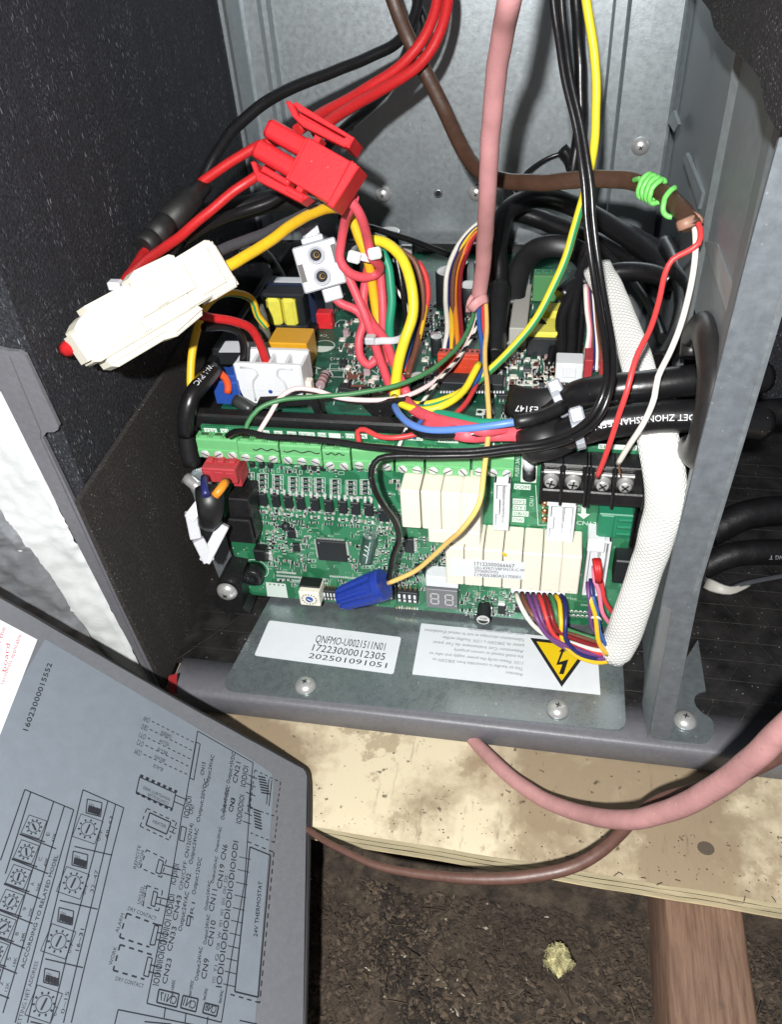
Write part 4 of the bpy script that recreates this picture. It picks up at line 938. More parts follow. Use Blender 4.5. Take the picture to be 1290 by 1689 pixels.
# --- black four pole screw terminal
s = MB(); a, b = rectp(888, 800, 1052, 831, 11)
xl_, xr_ = onY(889, 820, YBD - 11).x, 37.5; z1_, z0_ = -177.2, onY(890, 828, YBD - 12).z
s.box(V((xl_ + xr_) / 2, YBD - 4.5, (z1_ + z0_) / 2), (xr_ - xl_, 9, z1_ - z0_), blackp, .4)
s.box(V((xl_ + xr_) / 2, YBD - 6.5, z0_ + 3), (xr_ - xl_, 11, 6), blackp, .5)
PZ = onY(910, 787, YBD - 10).z
polx = [onY(x, y, YBD - 9).x for x, y in ((909.5, 786), (946, 788), (994, 794), (1031, 796))]
ribs_ = [xl_ + .6, (polx[0] + polx[1]) / 2, (polx[1] + polx[2]) / 2 - .6, (polx[1] + polx[2]) / 2 + .6, (polx[2] + polx[3]) / 2, xr_ - .6]
for x in ribs_: s.box(V(x, YBD - 7, (z1_ + z0_) / 2), (1.1, 13.5, z1_ - z0_), blackp, .35)
tb4 = part('terminal_strip', s, brd)
s = MB()
for x in polx: s.box(V(x, YBD - 9.6, PZ), (6.2, 1.0, 6.0), plates, .25); s.box(V(x, YBD - 10.4, PZ + 2.8), (6.0, 1.6, .9), chrome, .2)
part('clamp_plate', s, tb4)
for x in polx:
    s = MB(); c = V(x, YBD - 10.2, PZ - .8); s.lathe([(2.9, 0), (2.9, .5), (2.3, .9), (2.3, 2.2), (1.9, 2.7), (.01, 2.8)], c, FR, chrome, 18); s.box(c + V(0, -2.8, 0), (3.2, .3, .55), chipm, 0, Matrix.Rotation(.5 + x, 3, 'Y')); s.box(c + V(0, -2.8, 0), (.55, .3, 3.2), chipm, 0, Matrix.Rotation(.5 + x, 3, 'Y'))
    part('screw', s, tb4)
# --- dark green three-way block at the right
s = MB(); c, wx, wz = cbox(s, 989, 847, 1040, 889, 7, tgreend, .4)
for k in range(3): s.box(c + V(wx * .26, -3.9, wz * (.30 - k * .3)), (wx * .42, 1.2, wz * .18), tgreend, .25, Matrix.Rotation(.35, 3, 'X'))
s.box(c + V(-wx * .24, -3.7, 0), (wx * .4, .8, wz * .94), tgreend, .3); part('terminal_block', s, brd, 'dark green louvred terminal block')
s = MB(); cbox(s, 1016, 925, 1040, 965, 8, chipm, .5); part('coil_block', s, brd)
# bare vias field at lower right
s = MB()
for r_ in range(2):
    for k in range(7): s.lathe([(.85, 0), (.85, .2), (.45, .22)], fb(936 + k * 7.4 + r_ * 3, 1008 + r_ * 7 + k * .5), FR, tin, 10, cap=False)
part('via_field', s, brd, kind='stuff')
# --- red plug at left with white and black wiring
s = MB(); cbox(s, 330, 768, 399, 800, 9, redcon, .5)
plugm = mat('dull_red_nylon', (0.40, 0.035, 0.045), 0.5, 0, 0.06, 300)
s = MB(); c, wx, wz = cbox(s, 330, 772, 392, 799, 12, plugm, .5)
for k in range(3): s.box(c + V((k - 1) * 4.6, .5, wz / 2 + .3), (2.6, 6, 1.4), plugm, .3); s.box(c + V((k - 1) * 4.6, -5.8, -.5), (3.2, .8, wz * .7), plugm, .2)
s.box(c + V(wx * .38, 1.5, -wz * .55), (3.6, 9, 7), plugm, .4)
part('red_plug', s, brd)
s = MB(); cbox(s, 371, 822, 416, 855, 13, blackp, .5); cbox(s, 368, 856, 420, 898, 11, blackp, .5); cbox(s, 408, 828, 424, 890, 9, blackp, .4)
part('black_socket', s, brd)
# sprinkle of soldered chips in the free areas
zones = [(440, 860, 515, 940, 60), (575, 850, 650, 935, 46), (655, 885, 735, 960, 52), (760, 975, 850, 1014, 46), (425, 855, 470, 905, 20), (560, 955, 700, 975, 46), (860, 985, 935, 1020, 30), (450, 955, 540, 965, 12), (640, 790, 660, 880, 14), (405, 770, 640, 778, 24), (430, 838, 640, 850, 34), (585, 900, 660, 960, 20), (700, 905, 735, 950, 16)]
for x0, y0, x1, y1, n in zones:
    for k in range(n):
        c = fb(rnd.uniform(x0, x1), rnd.uniform(y0, y1)); hz = rnd.random() < .6; big = rnd.random() < .2
        smd(sm_, c, (2.0 if big else 1.3) if hz else 1.0, (1.1 if hz else (2.0 if big else 1.4)), .6, rnd.choice((chipm, chipm, chipm, mat('tan_chip', (.25, .20, .15), .5), greyw)), True, hz)
        if rnd.random() < .5: x_, y_ = rnd.uniform(x0, x1), rnd.uniform(y0, y1); text(pm, rnd.choice(('R', 'C', 'D', 'Q')) + str(rnd.randint(1, 99)), fb(x_, y_, .06), EX, EZ, .85, silk)
for i in range(120):
    x, y = rnd.choice(((rnd.uniform(430, 640), rnd.uniform(855, 965)), (rnd.uniform(655, 850), rnd.uniform(890, 1014)))); L = rnd.uniform(3, 12); k = rnd.random() < .5; sline((x, y), (x + (L if k else 0), y + (0 if k else L)), wd=.14)
for x0, y0, x1, y1, n in zones:
    for k in range(n // 2):
        x, y = rnd.uniform(x0, x1), rnd.uniform(y0, y1); a_, b_ = rnd.choice(((7, 4), (4, 7), (9, 5), (5, 3))); sline((x, y), (x + a_, y), (x + a_, y + b_), (x, y + b_), (x, y), wd=.13)
for px0, px1, py in ((417, 462, 741), (467, 527, 744), (537, 568, 748)):
    s = MB(); s.tube([onY(px0 + (px1 - px0) * k / 14, py + (px0 + (px1 - px0) * k / 14 - px0) * .05 + 1.6 * math.sin(k * 1.1), YBD - 5.2) for k in range(15)], .22, ink, n=5); part('pen_mark', s, brd)
part('soldered_chips', sm_, brd, kind='stuff')
part('silkscreen', pm, brd, kind='stuff')

# ================================================================== rear main board
ZB2 = -181.0
rear = thing('main_board', 'flat dark green power board behind the control board', 'circuit board', V(-50, 340, ZB2 - 2))
def rb(x, y, h=0.0): return onZ(x, y, ZB2 + h)
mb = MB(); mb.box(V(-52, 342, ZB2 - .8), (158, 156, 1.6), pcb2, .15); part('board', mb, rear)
rs = MB(); rc = MB()
def rbox(mb, x0, x1, yb, h, dep, m, b=.3, rot=0, h0=0.0):
    """a body standing on the rear board: front bottom edge from pixel x0 to x1 at pixel row yb, h tall, dep deep"""
    a, c = rb(x0, yb, h0), rb(x1, yb, h0); y = (a.y + c.y) / 2; ce = V((a.x + c.x) / 2, y + dep / 2, ZB2 + h0 + (h - h0) / 2)
    mb.box(ce, (abs(c.x - a.x), dep, h - h0), m, b, Matrix.Rotation(rot, 3, 'Z') if rot else None); return ce, abs(c.x - a.x)
def rcomp(name, x0, x1, yb, h, dep, m, b=.3, rot=0, label=None, h0=0.0):
    s = MB(); rbox(s, x0, x1, yb, h, dep, m, b, rot, h0); return part(name, s, rear, label)
# choke with yellow windings
s = MB(); c, wx = rbox(s, 437, 522, 552, 3, 18, blackp, .3); y0 = c.y
navyp = mat('navy_core', (0.012, 0.02, 0.05), .4)
s.box(c + V(0, 6, 17), (wx, 9, 3), navyp, .4); s.box(c + V(wx * .42, 4, 9), (3, 14, 15), navyp, .4); s.box(c + V(-wx * .46, 4, 9), (2, 12, 15), chipm, .4); s.box(c + V(wx*.02, 6, 9), (wx * .8, 8, 14), chipm, .3)
for dx in (-.28, .02): s.box(c + V(dx * wx, -4.2, 9.0), (6.6, 9, 14.5), yeltape, 1.6)
s.box(c + V(.24 * wx, -3.2, 9), (3.4, 9, 15), chipm, .6); s.box(c + V(-.5 * wx, -3.2, 9), (2.4, 8, 15), chipm, .6); s.box(c + V(-.06 * wx, -3.4, 17), (wx * .8, 9, 2.2), chipm, .6); s.box(c + V(-.06 * wx, -3.4, 1.6), (wx * .8, 9, 2.0), chipm, .6)
s.box(c + V(-1, 6, 18.6), (wx * .62, 5, .3), paper); part('choke', s, rear)
rcomp('film_capacitor', 447, 512, 610, 13, 14, filmcap, .5, label='amber film capacitor')
rcomp('film_capacitor', 505, 524, 520, 15, 9, filmcap, .4)
s = MB(); c, wx = rbox(s, 352, 486, 604, 8, 17, chipm, .4); part('black_module', s, rear)
def topp(x, y, lift=0.0): return onZ(x, y, ZB2 + 8.05 + lift)
lb, _ = label_part([(372, 562), (478, 566), (476, 581), (360, 581)], topp, 'serial_label', rear, r=.4)
mb = MB(); ptext(mb, '5081', topp, (441, 571), (458, 571.5), (.5, -4.5), ink); ptext(mb, '202412105-1', topp, (436, 579), (472, 580), (.5, -4.5), ink); part('label_print', mb, lb)
# blue socket
s = MB(); c, wx = rbox(s, 356, 398, 668, 11, 12, blueb, .5); s.box(c + V(wx * .25, -1, 5.5), (wx * .4, 8, 5), blueb, .5); part('blue_socket', s, rear)
# resistor standing, red and white small plugs
s = MB(); a = rb(528, 636, 3); b = rb(537, 616, 4); s.tube([a, a.lerp(b, .15), a.lerp(b, .85), b], 2.0, resm, n=12, step=.8, mfun=lambda k, i: (brownw if k in (2, 5) else (chipm if k == 7 else resm))); s.tube([a, a + V(-1, -2, -3)], .35, tin, n=6); s.tube([b, b + V(1.4, 2, 0), b + V(2.4, 3, -4)], .35, tin, n=6); part('resistor', s, rear)
s = MB(); c, wx = rbox(s, 523, 549, 543, 8, 5, redcon, .3)
for k in range(4): s.box(c + V(-wx / 2 + (k + .5) * wx / 4, -2.6, 1), (.9, .5, 5), redcon, .1)
part('small_plug', s, rear, 'red three-pin plug'); rcomp('small_plug', 524, 550, 512, 9, 5, greyw, .3, label='grey three-pin plug')
rcomp('connector_tab', 658, 680, 436, 10, 3, tin, .3)
# silkscreen drawing of the open area
def r2l(*pts, wd=.35):
    for a, b in zip(pts, pts[1:]): bar(rs, rb(*a, .05), rb(*b, .05), wd, UP, silk)
c = rb(533, 571, .05); rs.lathe([(5.0, 0), (5.4, 0)], c, UP, silk, 24, cap=False); rs.prism([c + V(math.cos(t) * 4.9, math.sin(t) * 4.9, 0) for t in [math.pi + k * math.pi / 10 for k in range(11)]], V(0, 0, .05), silk)
for p in (((566, 535), (572, 547), (590, 560)), ((545, 600), (575, 601), (573, 612), (543, 611), (545, 600)), ((540, 608), (568, 609), (566, 622), (537, 621), (540, 608)), ((510, 632), (535, 634)), ((590, 560), (582, 605), (620, 645)), ((570, 612), (594, 612), (597, 624), (586, 632), (572, 630), (570, 612)), ((566, 634), (600, 636), (598, 652)), ((500, 560), (520, 572), (512, 590)), ((500, 600), (530, 608)), ((512, 606), (512, 616), (522, 616), (522, 608), (530, 608)), ((556, 640), (550, 668)), ((600, 600), (624, 618)), ((620, 645), (660, 655)), ((546, 540), (560, 528), (570, 528), (570, 545), (590, 556)), ((500, 540), (500, 556), (516, 560)), ((800, 650), (860, 652), (858, 690)), ((760, 690), (900, 692))): r2l(*p)
for x, y, n_, sy in ((585, 620, 1, 1), (586, 640, 1, 1)):
    rs.box(rb(x, y, .1), (8, 5, .15), brownw)
for x, y, t_ in ((560, 590, 'R12'), (575, 655, 'D7'), (548, 627, 'C21'), (500, 625, 'JR3'), (605, 630, 'E4'), (540, 552, 'C4'), (520, 585, 'RY1')): text(rs, t_, rb(x, y, .08), V(-1, 0, 0), V(0, -1, 0), 2.0, silk)
# big red header, capacitors
s = MB(); orr = mat('orange_red_header', (0.55, 0.055, 0.022), .4, 0, .08, 300); c, wx = rbox(s, 722, 790, 622, 9, 8, orr, .3); s.box(c + V(0, -2.6, 4.8), (wx, 2.4, 2.6), orr, .3)
for k in range(8): s.box(c + V(-wx / 2 + (k + .5) * wx / 8, 0, 4.7), (1.1, 3.4, 1.0), chipm)
for k in range(8): s.box(c + V(-wx / 2 + (k + .5) * wx / 8, -4.1, -1.5), (1.2, .4, 4.0), orr, .1)
part('wire_header', s, rear)
def can(x, y, r, h, m=chipm, name='capacitor', label=None):
    s = MB(); c = rb(x, y); s.lathe([(r * .96, 0), (r, .6), (r, 1.4), (r * .94, 1.8), (r, 2.3), (r, h - .6), (r * .93, h), (r * .8, h - .1), (.01, h - .1)], c, UP, m, 22, mfun=lambda k, i: tin if k >= 6 else (whitem if i in (15, 16) and k in (1, 4) else m)); part(name, s, rear, label)
can(742, 505, 6.4, 18); can(757, 480, 5, 15); can(775, 515, 5, 14); can(721, 585, 2.7, 9); can(668, 492, 5.6, 20, navyp); can(643, 450, 7, 22, chipm); can(690, 640, 3.2, 6)
can(600, 455, 5.5, 15); can(795, 470, 4, 12)
# flat heat sink strip, white wafers, yellow transformer, green socket
s = MB(); a, b = rb(842, 575, 0), rb(842, 500, 0); s.box(V(a.x + 3, (a.y + b.y) / 2, ZB2 + 5), (7.5, abs(b.y - a.y) * 1.0, 10), mat('beige_relay', (.42, .41, .37), .45), .4); part('relay', s, rear, 'long beige relay')
s = MB(); c, wx = rbox(s, 846, 872, 500, 9, 16, whitem, .3)
for k in range(6): s.box(c + V((k % 2 - .5) * 4, -4 + (k // 2) * 4.5, 4.7), (1.6, 1.6, .6), tin)
part('pin_wafer', s, rear)
s = MB(); c, wx = rbox(s, 869, 922, 590, 9, 5, chipm, .3); s.box(c + V(0, 6, 1), (wx, 14, 11), yeltape, .8); s.box(c + V(2, 21, 1.5), (wx * .7, 9, 12), yeltape, .6); part('transformer', s, rear)
s = MB(); c, wx = rbox(s, 878, 921, 498, 13, 8, mat('socket_green', (.09, .26, .10), .45), .4); 
for k in range(3): s.box(c + V((k - 1) * wx * .32, 1, 6.6), (wx * .2, 4, .8), tgreend, .2)
part('terminal_block', s, rear, 'green three-way terminal block')
s = MB(); c, wx = rbox(s, 915, 960, 632, 9, 9, white, .4); s.box(c + V(0, -4.8, 1), (wx * .5, .8, 5), white, .2); part('power_plug', s, rear, 'white power plug')
s = MB(); c, wx = rbox(s, 962, 976, 626, 9, 11, plugm, .3); part('small_plug', s, rear, 'red side plug')
s = MB(); c, wx = rbox(s, 988, 996, 622, 8, 11, plugm, .3); part('small_plug', s, rear, 'narrow red side plug')
# white wafers with holes (bare metal pads)
for x0, x1, y in ((852, 902, 632), (846, 896, 646), (786, 808, 680)):
    s = MB(); a, b = rb(x0, y, .3), rb(x1, y, .3); n_ = max(2, int((x1 - x0) / 11)); s.box((a + b) / 2, ((b - a).length, 4.0, .3), silk)
    for k in range(n_): s.lathe([(1.1, 0), (1.1, .1)], a.lerp(b, (k + .5) / n_) + V(0, 0, .2), UP, ink, 10)
    part('solder_pads', s, rear)
s = MB(); c, wx = rbox(s, 724, 830, 650, 5, 8, chipm, .3); part('pin_socket', s, rear)
for k in range(22): a = rb(727 + k * 4.9, 650, 5.2); rc.box(a + V(0, 1.5, 0), (.7, 1.0, .5), paper)
for x0, y0, x1, y1, n in ((560, 540, 640, 650, 40), (700, 520, 730, 640, 26), (800, 560, 960, 650, 110), (690, 500, 730, 560, 24), (880, 590, 930, 640, 40), (800, 640, 960, 700, 20), (550, 480, 640, 540, 20), (770, 520, 850, 600, 24), (840, 470, 880, 510, 18)):
    for k in range(n * 2):
        p = rb(rnd.uniform(x0, x1), rnd.uniform(y0, y1)); wx, wy = rnd.choice(((2, 1.2), (1.2, 2), (1.6, 1), (3, 2.4))); rc.box(p + V(0, 0, .4), (wx * .62, wy, .8), rnd.choice((chipm, chipm, brownw, cream)))
        for sg in (-1, 1): rc.box(p + V(sg * wx * .4, 0, .38), (wx * .2, wy, .76), tin)
for x, y, r_ in ((608, 600, 4), (648, 560, 3.5), (700, 620, 3)):
    pass
for k in range(34):
    x0, y0, x1, y1 = ((700, 510, 735, 640), (800, 540, 960, 640), (555, 545, 625, 650), (790, 650, 960, 700))[k % 4]
    s = MB(); p = rb(rnd.uniform(x0, x1), rnd.uniform(y0, y1)); wx, wy, h_ = rnd.uniform(2.2, 5), rnd.uniform(2, 4.5), rnd.uniform(1, 3.2)
    s.box(p + V(0, 0, h_ / 2), (wx, wy, h_), rnd.choice((chipm, chipm, greyw, resm)), .2)
    for q in range(3):
        for sg in (-1, 1): s.box(p + V((q - 1) * wx * .3, sg * (wy / 2 + .5), .4), (.5, 1.0, .3), tin)
    part('chip', s, rear)
part('soldered_chips', rc, rear, kind='stuff'); part('silkscreen', rs, rear, kind='stuff')
# white four-way power plug at the left
s = MB(); P4 = [at(x, y, t) for x, y, t in ((382, 600, 325), (482, 596, 325), (495, 640, 330), (470, 655, 331), (395, 655, 331))]
c = onY(439, 606, 268) + V(0, 0, -1.0)
s.box(c + V(0, 1.5, -4.5), (28.5, 3, 13), white, .8); s.box(c + V(0, 13, -4.5), (28.5, 3, 13), white, .6)
for k in range(5): s.box(c + V(-14.25 + .6 + k * (28.5 - 1.2) / 4, 7.2, -5), (1.2, 10, 12), white, .2)
s.box(c + V(0, 7, -8), (27, 10, 3), white, .2); s.prism([c + V(x, 0, z) for x, z in ((-13, -10.6), (13.6, -10.6), (10.5, -18), (-11, -18))], V(0, 6, 0), white); s.box(c + V(15, 5, -11), (3, 4, 8), cream, .4)
for sg in (-1, 1): s.tube([c + V(sg * 11, -.1, .6), c + V(sg * 5, -.1, .4), c + V(sg * 4.2, -.1, -2.6), c + V(sg * 6.6, -.1, -5.4), c + V(sg * 7.2, -.1, -15)], .45, whitem, n=6)
pw = part('power_plug', s, rear, 'white four-way power plug'); s = MB(); s.lathe([(.9, 0), (.9, .15)], onY(446, 646, 267.9), FR, blueb, 10); part('blue_dot', s, pw)
# ================================================================== cables and wires
def cable(name, label, cat, base, group=None): return thing(name, label, cat, base, group)
def tpart(name, parent, pts, r, m, label=None, **kw):
    s = MB(); s.tube(pts, r, m, **kw); return part(name, s, parent, label)
def tube_text(mb, s, P, fr, r, s0, h, m, side=0.0, rev=False, flip=False):
    """lettering wrapped onto a cable of radius r, starting s0 mm along its path"""
    cum = [0.0]
    for a, b in zip(P, P[1:]): cum.append(cum[-1] + (b - a).length)
    def warp(x, y):
        d = s0 + (-x if rev else x); k = 0
        while k < len(cum) - 2 and cum[k + 1] < d: k += 1
        f = (d - cum[k]) / max(1e-6, cum[k+1] - cum[k]); p = P[k].lerp(P[k+1], f); t = fr[k][0]
        c = -p.normalized(); c = (c - t * c.dot(t)).normalized(); b = t.cross(c); a = side + (-y if flip else y) / r
        return p + (c * math.cos(a) + b * math.sin(a)) * (r + .08)
    text(mb, s, None, None, None, h, m, warp=warp)

# --- thermostat cable with pale red sheath
tc_ = cable('thermostat_cable', 'pale red sheathed thermostat cable hanging down and fanning out in coloured conductors', 'cable', at(790, 500, 338))
tpart('sheath', tc_, T((893, -420, 168), (866, -200, 180), (850, -60, 196), (842, -10, 202), (830, 50, 218), (818, 130, 238), (809, 230, 260), (804, 330, 284), (799, 410, 312), (793, 470, 330), (789, 497, 336)), 3.15, pink, rb=3.0, n=16)
s = MB(); torn = T((776, 512, 333), (783, 503, 331), (795, 494, 331), (804, 492, 332))
s.tube(torn, 2.0, pink, rb=.5, n=8); s.tube(T((772, 515, 334), (774, 498, 332), (780, 488, 331)), 1.1, pink, rb=.3, n=6); part('torn_sheath_end', s, tc_)
tpart('conductor', tc_, T((786, 495, 337), (778, 530, 333), (757, 570, 326), (715, 608, 316), (660, 634, 310), (590, 648, 308), (520, 655, 308), (460, 660, 309), (425, 676, 309), (408, 698, 310), (403, 716, 311)), 0.95, greenw, 'green conductor')
tpart('conductor', tc_, T((787, 495, 338), (779, 545, 335), (757, 590, 328), (715, 630, 318), (665, 655, 312), (610, 660, 309), (555, 655, 309), (520, 644, 310), (487, 641, 311), (462, 655, 311), (446, 682, 310), (426, 714, 311)), 0.95, pinkl, 'pale pink conductor')
s = MB(); s.tube(T((790, 500, 337), (783, 545, 334), (762, 582, 328), (718, 634, 316), (692, 670, 308), (671, 706, 303), (658, 736, 301)), 0.72, whitew, n=8, step=.9, mfun=lambda k, i: ink if ((k * 1.0 - i) % 8) < 3.4 else whitew); part('conductor', s, tc_, 'white conductor twisted with black')
tpart('conductor', tc_, T((791, 495, 336), (790, 530, 330), (796, 580, 324), (790, 622, 316), (755, 652, 309), (715, 678, 302), (690, 700, 298), (680, 722, 297)), 1.0, bluew, 'blue conductor')
tpart('conductor', tc_, T((795, 495, 336), (797, 540, 330), (797, 590, 325), (788, 628, 318), (768, 665, 308), (735, 695, 300), (695, 713, 296), (650, 722, 296), (622, 719, 298), (602, 709, 300), (590, 711, 302), (594, 735, 304)), 1.0, redf, 'red conductor')
tpart('conductor', tc_, T((801, 492, 336), (803, 540, 325), (800, 590, 312), (805, 650, 296), (806, 710, 284), (800, 770, 276), (791, 830, 274), (765, 870, 280), (735, 898, 292), (690, 938, 308), (662, 953, 314), (640, 962, 318)), 0.95, yelp, 'straw yellow conductor')

# --- flat brown control cable with red and white conductors
bc = cable('control_cable', 'flat brown control cable crossing behind pale red cable, red and white conductors', 'cable', at(1140, 365, 252))
tpart('sheath', bc, T((632, -50, 318), (647, -5, 322), (672, 60, 326), (705, 125, 330), (735, 185, 332), (760, 240, 330), (783, 275, 325), (815, 294, 318), (870, 301, 306), (940, 298, 294), (1000, 295, 286), (1050, 300, 278), (1090, 316, 268), (1115, 336, 260), (1133, 360, 254), (1142, 374, 252)), 3.0, brown, rb=1.7, n=12, ref=True)
s = MB(); s.tube(T((1118, 374, 254), (1126, 371, 252), (1138, 366, 251), (1150, 362, 252), (1156, 368, 253)), 1.7, mat('brown_torn', (0.30, 0.16, 0.11), .5), rb=.6, n=8); s.tube(T((1142, 352, 253), (1152, 358, 252), (1158, 366, 253)), 1.0, MATS['brown_torn'], n=6); part('torn_sheath_end', s, bc)
tpart('conductor', bc, T((1148, 360, 253), (1156, 380, 250), (1152, 402, 249), (1132, 416, 251), (1110, 428, 253), (1098, 450, 254), (1088, 495, 253), (1072, 545, 250), (1050, 590, 247), (1036, 640, 247), (1018, 695, 254), (1000, 750, 264), (986, 786, 273)), 0.92, redf, 'red conductor')
tpart('conductor', bc, T((1145, 362, 254), (1148, 400, 252), (1144, 450, 251), (1130, 515, 250), (1108, 575, 248), (1086, 622, 246), (1080, 655, 246), (1066, 690, 250), (1040, 732, 260), (1020, 764, 270)), 0.95, whitew, 'white conductor')
tpart('bare_end', bc, T((1022, 762, 270), (1022, 772, 272), (1025, 786, 275)), 0.35, copper)
s = MB(); lp = T((1052, 296, 278), (1066, 306, 272), (1080, 340, 264))
path = T((1062, 305, 273), (1085, 316, 267), (1104, 330, 262), (1122, 346, 257)); Pp = spline(path, .5); fr_ = frames(Pp, True); hel = []
turns = 5.0; NS = 90
for k in range(NS + 1):
    g = k / NS; h_ = g * .52 if g < .8 else .416 + (g - .8) / .2 * .50; q_ = min(len(Pp) - 1, int(h_ * (len(Pp) - 1))); p = Pp[q_]; t, a, b = fr_[q_]; ph = g * turns * 2 * math.pi + 2.2; hel.append(p + a * math.cos(ph) * 2.5 + b * math.sin(ph) * 3.75)
s.tube([at(1046, 297, 276), at(1058, 297, 271)] + hel, 0.9, lime, n=8, step=.8); solo('green_wire_wrap', s, 'bright lime green wire coiled round the end of brown cable', 'wire wrap')

# --- yellow and green earth wire
def yg(k, i): return greens if k > 44 and i in ((10, 11) if k < 84 else (9, 10, 11)) else yelg
wire('earth_wire', T((930, -280, 240), (958, -60, 262), (966, -10, 266), (978, 70, 272), (984, 150, 278), (982, 225, 285), (970, 300, 294), (956, 350, 300), (935, 420, 306), (912, 475, 310), (878, 535, 314), (840, 580, 317), (800, 618, 318), (762, 646, 316), (720, 664, 313), (686, 668, 313), (662, 660, 316)), 1.55, yelg, 'yellow earth wire with green stripe crossing the right half', n=12, mfun=yg)
s = MB()
# --- pair of black wires running to the wire nut
G_BP = None
wire('black_wire', T((880, -300, 208), (905, -60, 228), (912, -10, 232), (918, 40, 236), (930, 120, 243), (950, 210, 250), (962, 290, 256), (968, 370, 260), (978, 450, 262), (990, 520, 260), (999, 580, 254), (998, 640, 248), (980, 682, 250), (945, 712, 257), (900, 728, 263), (840, 737, 268), (770, 744, 272), (700, 744, 276), (620, 737, 281), (550, 728, 286), (490, 722, 290), (440, 719, 293), (405, 711, 296), (388, 711, 298), (375, 719, 302)), 1.12, blackw, 'long black wire sweeping over the terminals and ending at green terminal Y1')
wire('black_wire', T((896, -300, 208), (918, -60, 228), (926, -10, 232), (930, 40, 236), (941, 120, 243), (960, 210, 250), (973, 290, 256), (980, 370, 260), (990, 450, 262), (1002, 520, 260), (1011, 580, 254), (1008, 640, 248), (988, 690, 250), (950, 720, 257), (905, 735, 263), (840, 744, 268), (770, 751, 272), (700, 752, 275), (650, 752, 277), (625, 756, 278), (613, 772, 279), (615, 800, 281), (631, 830, 286), (652, 862, 296), (658, 890, 304), (648, 920, 312), (641, 955, 318)), 1.12, blackw, 'long black wire bending down between the relays into blue wire nut')
# --- blue wire nut
s = MB(); a = at(634, 963, 318); b = at(561, 988, 327); d = (b - a); L = d.length
fl_ = 20
def nutp():
    ax = d.normalized(); u = ax.cross(V(0, 0, 1)).normalized(); v = ax.cross(u); rings = []
    for h, r, fl in ((0, 5.8, 0), (.6, 6.4, 0), (L * .14, 6.5, 0), (L * .17, 6.4, .08), (L * .55, 5.8, .13), (L * .92, 5.0, .12), (L * .98, 4.5, .1)):
        rings.append(s.add([a + ax * h + (u * math.cos(2*math.pi*i/40) + v * math.sin(2*math.pi*i/40)) * r * (1 - (fl if i % 4 < 2 else 0)) for i in range(40)]))
    for k in range(len(rings) - 1):
        for i in range(40): j = (i + 1) % 40; s.face((rings[k]+i, rings[k]+j, rings[k+1]+j, rings[k+1]+i), nutm, False)
    s.face(range(rings[-1], rings[-1] + 40), nutl); s.face(range(rings[0], rings[0] + 40), nutm)
    s.lathe([(4.1, L * .98), (3.6, L), (1.1, L * 1.005), (.9, L * .985), (.01, L * .985)], a, ax, nutl, 16)
nutp(); solo('wire_nut', s, 'ribbed blue wire nut joining black and straw yellow wires', 'wire nut')

# --- big black cables through the grommet
s_ = cable('power_cable', 'thick black power cable with white print, lower one in the grommet', 'cable', at(900, 715, 280), 'thick black cables through the grommet')
ptsB = T((1260, 700, 268), (1185, 688, 262), (1120, 686, 263), (1060, 690, 265), (1000, 698, 267), (950, 712, 271), (915, 722, 275), (892, 729, 278))
mbt = MB(); PB, FB = mbt.tube(ptsB, 5.4, blackw, n=18); part('sheath', mbt, s_)
mbt = MB(); tube_text(mbt, 'DET ZHONGSHAN FENG', PB, FB, 5.4, 27, 2.1, wink, .10, False, True); cprint = part('cable_print', mbt, s_)
s = cable('power_cable', 'thick black power cable, upper one in the grommet, clear of print', 'cable', at(920, 668, 285), 'thick black cables through the grommet')
tpart('sheath', s, T((1260, 622, 275), (1185, 624, 268), (1120, 630, 268), (1060, 637, 270), (1000, 643, 274), (955, 652, 280), (925, 668, 286), (905, 684, 288)), 5.3, blackw, n=18)
# short sleeves on the cut back ends, with their cores
slv = mat('shrink_sleeve', (0.010, 0.010, 0.011), .42, 0, .2, 300)
s = MB(); Pq, Fq = s.tube(T((925, 664, 284), (890, 668, 287), (860, 664, 292), (842, 660, 296)), 6.0, slv, rb=2.2, n=14, ref=True); sl1 = solo('shrink_sleeve', s, 'flat black shrink sleeve with white number on the upper cable end', 'sleeve')
s = MB(); s.tube(T((930, 670, 276), (900, 684, 274), (872, 692, 272), (849, 696, 273)), 2.4, slv, n=12); solo('black_tube', s, 'narrow shiny black tube covering the light blue wire end', 'sleeve')
mbt = MB(); o_ = at(888, 671, 283); u_ = (at(846, 668, 288) - o_).normalized(); n_ = -o_.normalized(); v_ = n_.cross(u_).normalized(); text(mbt, 'E3147', o_ + n_ * 1.2, u_, v_, 2.2, wink, 8.5); 
pr_ = link('sleeve_print', mbt.mesh('sleeve_print', ORG[sl1.name]), sl1)
s = MB(); s.tube(T((935, 715, 274), (905, 728, 272), (880, 733, 274), (868, 738, 278)), 6.4, slv, rb=3.0, n=14, ref=True); solo('shrink_sleeve', s, 'matt black shrink sleeve at the end of the printed cable', 'sleeve')
wire('blue_core', T((858, 694, 274), (835, 698, 274), (790, 704, 277), (745, 709, 282), (705, 709, 287), (676, 699, 293), (660, 684, 300), (650, 668, 309)), 1.35, lblue, 'light blue wire leaving the black tube and bending round at left')
wire('black_core', T((862, 700, 284), (835, 706, 286), (790, 714, 280), (745, 718, 283), (700, 717, 288), (680, 708, 293)), 1.35, blackw, 'short black wire below the light blue wire')
wire('coral_core', T((880, 706, 281), (850, 703, 283), (800, 708, 278), (750, 700, 285), (715, 690, 293), (685, 676, 303), (668, 660, 311)), 2.2, pinkred, 'coral red wire, upper of two leaving the matt black sleeve', rb=1.4, ref=True)
